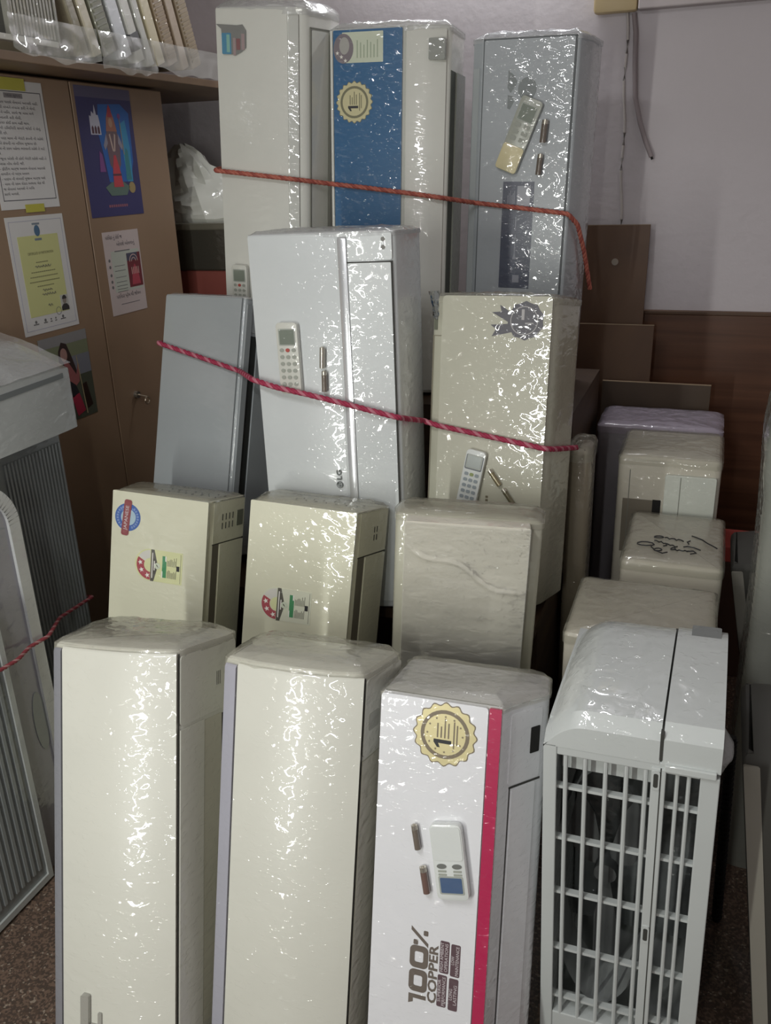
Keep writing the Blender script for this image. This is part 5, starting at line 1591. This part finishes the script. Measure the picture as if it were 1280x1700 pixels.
# ---- gap between cabinet and back wall: dark cabinet with a white bag on it
dk = empty('metal_trunk', 'dark metal trunk with red base in the gap beside the cabinet', 'trunk', loc=(-1.85, 3.02, 0))
MB().box((-0.24, -0.10, 0.0), (0.28, 0.32, 1.365)).obj('base', mat('trunk_red', '#8E4A40', 0.6), dk, 0, 0.004)
MB().box((-0.24, -0.11, 1.365), (0.28, 0.32, 1.520)).obj('box', mat('trunk_dark', '#38352C', 0.5, film=0.4), dk, 0, 0.006)
MB().box((-0.245, -0.115, 1.508), (0.285, 0.325, 1.534)).obj('lid', mat('trunk_lid', '#6A675A', 0.4, film=0.6), dk, 0, 0.006)
n, m = 30, 18
vs, fs = [], []
for j in range(m + 1):
    t = j / m
    for i in range(n):
        a = 2 * math.pi * i / n
        r = (0.155 * (1 - t) ** 0.65 + 0.018) * (1 + 0.35 * abs(nz(math.cos(a), math.sin(a), t * 1.5, 1.9, 3.0)) + 0.30 * abs(nz(math.cos(a), math.sin(a), t * 2, 3.4, 8.0)) - 0.1)
        if t == 0:
            r *= 0.93
        vs.append((r * math.cos(a) * 0.95 - 0.085 * t, r * math.sin(a) * 0.7, 0.24 * t + 0.012 * nz(math.cos(a) * 2, math.sin(a) * 2, t, 2.0, 5.0) * (1 if j else 0)))
for j in range(m):
    for i in range(n):
        fs.append((j * n + i, j * n + (i + 1) % n, (j + 1) * n + (i + 1) % n, (j + 1) * n + i))
fs.append(tuple(range(n))[::-1])
fs.append(tuple(range(m * n, m * n + n)))
bg = MB().add(vs, fs).obj('plastic_bag', mat('bag_white', '#CFCFC6', 0.35, film=0.6, cam_scale=(8, 8, 8)), None, 22)
bg.location = (-1.83, 3.06, 1.534)
bg.scale = (1.12, 1.0, 1.12)
tag(bg, 'crumpled white plastic bag beside the cabinet top', 'bag')

# ---- left foreground: grey units standing along the cabinet, facing the room
LGY = mat('left_grey_plastic', '#ADB0AE', 0.4, film=0.8)
LGD = mat('left_dark_grey', '#7E8282', 0.45, film=0.4)
xb = -1.61
o = empty('tower_unit', 'tall grey ribbed unit with wrapped hood standing against the cabinet', 'air conditioner', loc=(xb, 1.50, 0))
MB().box((-0.17, -0.42, 0.0), (0.0, 0.312, 1.10)).obj('body', LGD, o, 0, 0.006)
RB = mat('rib_grey', '#8E9292', 0.4, film=0.4)
for k in range(17):
    y = 0.095 + 0.0125 * k
    MB().box((-0.001, y, 0.10), (0.005, y + 0.0055, 1.045)).obj('rib', RB, o, 0)
# hood: box with a rounded top
prof = [(-0.17, 1.105), (0.105, 1.105), (0.105, 1.262)] + [(0.105 - 0.275 * k / 10, 1.262 + 0.075 * math.sin(math.pi * 0.5 * k / 10)) for k in range(1, 11)]
HF = Frame((0, 0.268, 0), (1, 0, 0), (0, 0, 1))
mb = MB()
n = len(prof)
ys = [-0.42, 0.22, 0.262, 0.270]
sc = [1.0, 1.0, 0.985, 0.96]
vs = []
for y, s_ in zip(ys, sc):
    for px, pz in prof:
        vs.append((px * s_ - 0.03 * (1 - s_), y, 1.105 + (pz - 1.105) * s_))
fs = [tuple(range(n)), tuple(range(3 * n, 4 * n))[::-1]]
for k in range(3):
    for i in range(n):
        fs.append((k * n + i, k * n + (i + 1) % n, (k + 1) * n + (i + 1) % n, (k + 1) * n + i))
mb.add(vs, fs).obj('hood', LGY, o, 30)
HS = Frame((0.105, -0.42, 0), (0, 1, 0), (0, 0, 1))
MB().poly(HS, [(0.0, 1.222), (0.66, 1.238), (0.66, 1.250), (0.0, 1.238)], -0.002, 0.0015).obj('hood_groove', mat('groove_grey', '#6A6E6E', 0.5), o, 0)
vs, fs = [], []
for j in range(15):
    for i in range(31):
        a, b = i / 30, j / 14
        px = 0.108 - 0.28 * b
        pz = 1.265 + 0.078 * math.sin(math.pi * 0.5 * b)
        y = -0.42 + 0.692 * a
        q = 0.006 * abs(nz(y, px, 0, 9, 1)) + 0.004 * nz(y, px, 1, 24, 2)
        vs.append((px + q * 0.3, y, pz + q + 0.002))
for j in range(14):
    for i in range(30):
        k = j * 31 + i
        fs.append((k, k + 1, k + 32, k + 31))
MB().add(vs, fs).obj('plastic_wrap', WRAPW, o, 80)

o = empty('split_air_conditioner', 'lavender-grey unit with pale rounded edge strip, roped at the left edge of the photo', 'air conditioner', loc=(-1.502, 1.20, 0))
FB = Frame((0.0, -0.30, 0), (0, 1, 0), (0, 0, 1))
pts = [(0.0, 0.0), (0.60, 0.0)] + [(0.60 - 0.12 + 0.12 * math.cos(rad(q)), 0.95 + 0.12 * math.sin(rad(q))) for q in range(0, 91, 10)] + [(0.0, 1.08)]
MB().poly(FB, pts, -0.095, 0.0).obj('body', mat('lavender_grey', '#8A8890', 0.45, film=0.5), o, 30)
vs, fs = [], []
path = [(0.585, 0.02)] + [(0.585 - 0.105 + 0.105 * math.cos(rad(q)), 0.95 + 0.105 * math.sin(rad(q))) for q in range(0, 91, 6)] + [(0.20, 1.055)]
mb = MB()
for i in range(len(path) - 1):
    a, b = Vector(path[i]), Vector(path[i + 1])
    tdir = (b - a).normalized()
    nn = Vector((tdir.y, -tdir.x))
    wd = 0.020
    mb.poly(FB, [a - nn * wd, a + nn * 0.014, b + nn * 0.014, b - nn * wd], 0.0, 0.008)
mb.obj('edge_strip', mat('edge_pale', '#B9BABA', 0.35, film=0.8), o, 40)
MB().poly(FB, circ(0.545, 0.42, 0.022, 24, ry=0.085), 0.0, 0.002).obj('oval_recess', LGD, o, 0)

tl = rad(-7.5)
o = empty('ribbed_panel_unit', 'grey finely ribbed unit leaning at the floor on the left edge', 'air conditioner', Matrix.Translation((-1.476, 1.05, 0.0)))
lf = 0.05 * math.sin(abs(tl))
MB().box((-0.022, -0.42, 0.0), (0.0, 0.305, 0.80)).obj('body', LGD, o, 0, 0.006)
for k in range(22):
    y = 0.262 - 0.020 * k
    MB().box((-0.001, y, 0.06), (0.005, y + 0.009, 0.76)).obj('rib', RB, o, 0)
MB().box((-0.001, 0.288, 0.01), (0.006, 0.303, 0.79)).obj('side_rail', LGY, o, 0)
MB().box((-0.001, -0.42, 0.01), (0.006, 0.288, 0.028)).obj('bottom_rail', LGY, o, 0)


# ---- right edge: wrapped units in shade
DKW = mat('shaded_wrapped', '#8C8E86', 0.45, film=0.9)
o = empty('wrapped_package', 'tall greenish-grey wrapped package at the right edge of the photo', 'package', loc=(0.32, 1.93, 0))
prof = resample(round_poly([(-0.19, 0.0, 0.05), (0.20, 0.0, 0.05), (0.20, 0.30, 0.05), (-0.19, 0.30, 0.05)]), 0.02)
n = len(prof)
vs, fs = [], []
lv = [0.0, 0.05, 0.4, 0.7, 0.9, 1.0, 1.06, 1.12, 1.18, 1.22, 1.245]
sc = [0.93, 0.95, 0.95, 0.96, 0.97, 1.0, 1.03, 1.04, 1.0, 0.96, 0.85]
for z, s_ in zip(lv, sc):
    for x, y in prof:
        q = 0.008 * nz(x, y, z, 9, 6)
        vs.append((x * s_ + q + 0.015, 0.15 + (y - 0.15) * s_ + q, z))
for k in range(len(lv) - 1):
    for i in range(n):
        fs.append((k * n + i, k * n + (i + 1) % n, (k + 1) * n + (i + 1) % n, (k + 1) * n + i))
fs += [tuple(range(n))[::-1], tuple(range((len(lv) - 1) * n, len(lv) * n))]
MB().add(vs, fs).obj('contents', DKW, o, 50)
MB().rect(Frame((-0.10, -0.008, 0), (1, 0, 0), (0, 0, 1)), -0.02, 1.10, 0.01, 1.15, 0, 0.004, 0.004).obj('handle_slot', DARK, o, 0)
rd = MB().tube([(0.205 + 0.05 * math.cos(k * 0.5), 1.98 + 0.03 * math.sin(k * 0.5), 1.262 + 0.004 * k) for k in range(14)], 0.014, 8).obj('red_cord', mat('cord_red', '#B04A44', 0.6), None, 60)
tag(rd, 'loop of red cord on the wrapped package at the right edge', 'cord')
rc = MB()
vs, fs = [], []
for j in range(9):
    for i in range(13):
        vs.append((0.07 + 0.22 * i / 12, 2.92 + 0.12 * j / 8, 0.19 + 0.03 * math.sin(i * 0.9) * math.sin(j * 0.7) + 0.02 * nz(i, j, 0, 0.4, 2)))
for j in range(8):
    for i in range(12):
        k = j * 13 + i
        fs.append((k, k + 1, k + 14, k + 13))
# dark carton; its red lid slab stands for a cloth
o = empty('carton', 'dark carton with red cloth over it, on the floor near the back wall, right side', 'carton', loc=(0.22, 2.98, 0))
MB().box((-0.12, -0.10, 0.0), (0.14, 0.10, 0.435)).obj('box', mat('carton_brown', '#4A3428', 0.6), o, 0, 0.004)
MB().box((-0.122, -0.102, 0.435), (0.142, 0.06, 0.492)).obj('lid', mat('carton_red_cloth', '#B24A42', 0.6), o, 0, 0.004)


def leaner(label, x, y, h, w, tilt, m, edge):
    o = empty('split_air_conditioner', label, 'air conditioner', Matrix.Translation((x, y, 0)) @ Matrix.Rotation(rad(tilt), 4, 'Y'), group='units leaning in the shade on the right')
    prof = resample(round_poly([(0.0, 0.0, 0.01), (0.10, -0.02, 0.04), (0.20, 0.0, 0.03), (0.20, w, 0.03), (0.0, w, 0.02)]), 0.03)
    mb = MB()
    extrude(mb, prof, 0.0, h, 0.005, 0.02)
    mb.obj('body', m, o, 30)
    MB().rect(Frame((0.0, 0, 0), (1, 0, 0), (0, 0, 1)), 0.002, 0.02, 0.030, h - 0.02, -0.01, 0.008, 0.004).obj('edge_strip', edge, o, 0)
    return o


EDG = mat('pale_edge', '#8E8A80', 0.6)
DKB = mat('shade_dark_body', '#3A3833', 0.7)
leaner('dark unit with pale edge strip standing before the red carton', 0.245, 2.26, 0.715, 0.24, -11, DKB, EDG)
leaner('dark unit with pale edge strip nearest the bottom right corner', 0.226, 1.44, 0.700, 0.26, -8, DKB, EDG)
# coil of ribbed duct standing in the gap
o = empty('ribbed_duct', 'black ribbed duct standing in the dark gap at lower right', 'duct', loc=(0.132, 1.745, 0.0))
MB().tube([(0.02, 0, 0.0), (0.0, 0, 0.52)], 0.009, 14).obj('core', DARK, o, 60)
mb = MB()
for k in range(36):
    z = 0.01 + 0.0142 * k
    mb.tube([(0.02 - 0.02 * z / 0.52, 0, z), (0.02 - 0.02 * z / 0.52, 0, z + 0.006)], 0.012, 14)
mb.obj('ridges', mat('duct_black', '#1E1C1A', 0.7), o, 40)


# ------------------------------------------------------------------ ropes
def rope(name, label, pts, r, cols, turns=60):
    P = [Vector(p) for p in pts]
    path = []
    for i in range(len(P) - 1):
        n = max(2, int((P[i + 1] - P[i]).length / 0.004))
        path += [P[i].lerp(P[i + 1], k / n) for k in range(n)]
    path.append(P[-1])
    base = path[0].copy()
    # smooth the corners
    for _ in range(6):
        path = [path[0]] + [(path[i - 1] + path[i] * 2 + path[i + 1]) / 4 for i in range(1, len(path) - 1)] + [path[-1]]
    o = empty(name, label, 'rope', loc=base)
    ns = len(cols)
    acc = 0.0
    frames = []
    for i, p in enumerate(path):
        t = (path[min(i + 1, len(path) - 1)] - path[max(i - 1, 0)]).normalized()
        a = t.cross(Vector((0.15, 1, 0.25))).normalized()
        b = t.cross(a)
        if i:
            acc += (p - path[i - 1]).length
        frames.append((p - base, a, b, acc))
    for s_, c in enumerate(cols):
        mb = MB()
        q0 = 2 * math.pi * s_ / ns
        mb.tube([p + (a * math.cos(q0 + l * turns * 2) + b * math.sin(q0 + l * turns * 2)) * r * 0.48 for p, a, b, l in frames], r * 0.62, 6)
        mb.obj('strand', c, o, 60)
    return o


def on(u, uu, v, off):
    return u.M @ u.F(uu, v, off)


UT2 = None
def posed(key):
    X, Y, Z, yaw, lean, roll, W, D, H = POSE[key]
    M = Matrix.Translation((X, Y, Z)) @ Matrix.Rotation(rad(yaw), 4, 'Z') @ Matrix.Rotation(rad(-lean), 4, 'X') @ Matrix.Rotation(rad(roll), 4, 'Y')
    return lambda uu, v, off=0.012, dep=None: M @ Vector((uu - W / 2, -off if dep is None else dep, v))


t1, t2, t3, g_, l_, b_ = (posed(k) for k in ('T1', 'T2', 'T3', 'G', 'L', 'B'))
SAL = mat('salmon_rope', '#B46656', 0.7)
SALD = mat('salmon_rope_dark', '#9C4E44', 0.7)
rope('rope', 'salmon rope tied across the three top row units',
     [t1(-0.026, 0.625, dep=0.20), t1(-0.020, 0.622, dep=0.02), t1(-0.010, 0.620, 0.022), t1(0.12, 0.614, 0.026), t1(0.235, 0.608, 0.022),
      t2(-0.002, 0.606, 0.014), t2(0.10, 0.596, 0.014), t2(0.24, 0.580, 0.014), t2(0.335, 0.568, 0.008), t3(0.0, 0.558, 0.014), t3(0.14, 0.545, 0.014), t3(0.282, 0.531, 0.012),
      t3(0.305, 0.50, dep=0.03), t3(0.318, 0.42, dep=0.10), t3(0.328, 0.30, dep=0.20)], 0.0068, (SAL, SALD, SAL), 70)
CRI = mat('crimson_rope', '#9E2C4A', 0.7)
CRW = mat('rope_white_fleck', '#B8707E', 0.7)
rope('rope', 'crimson and white rope tied across the three middle row units',
     [g_(-0.018, 0.682, dep=0.18), g_(-0.014, 0.678, dep=0.02), g_(-0.008, 0.674, 0.018), g_(0.14, 0.642, 0.024), g_(0.280, 0.610, 0.022),
      l_(-0.008, 0.636, 0.022), l_(0.06, 0.622, 0.040), l_(0.14, 0.607, 0.042), l_(0.20, 0.592, 0.034), l_(0.368, 0.548, 0.012), b_(-0.035, 0.505, 0.012), b_(0.002, 0.496, 0.015), b_(0.15, 0.476, 0.014), b_(0.286, 0.457, 0.015),
      b_(0.300, 0.452, dep=0.03), b_(0.325, 0.440, dep=0.18)], 0.0068, (CRI, CRI, CRW), 70)
rope('rope', 'thin dull red rope around the grey units at the left edge',
     [(-1.455, 1.12, 0.668), (-1.455, 1.30, 0.656), (-1.458, 1.375, 0.648), (-1.484, 1.44, 0.640), (-1.484, 1.508, 0.634), (-1.545, 1.62, 0.618), (-1.594, 1.79, 0.580), (-1.602, 1.825, 0.572), (-1.66, 1.825, 0.565)], 0.0048,
     (mat('dull_red_rope', '#8E3A42', 0.7), mat('dull_red_rope', '#8E3A42', 0.7), mat('dull_pink_fleck', '#A87A7A', 0.7)), 90)
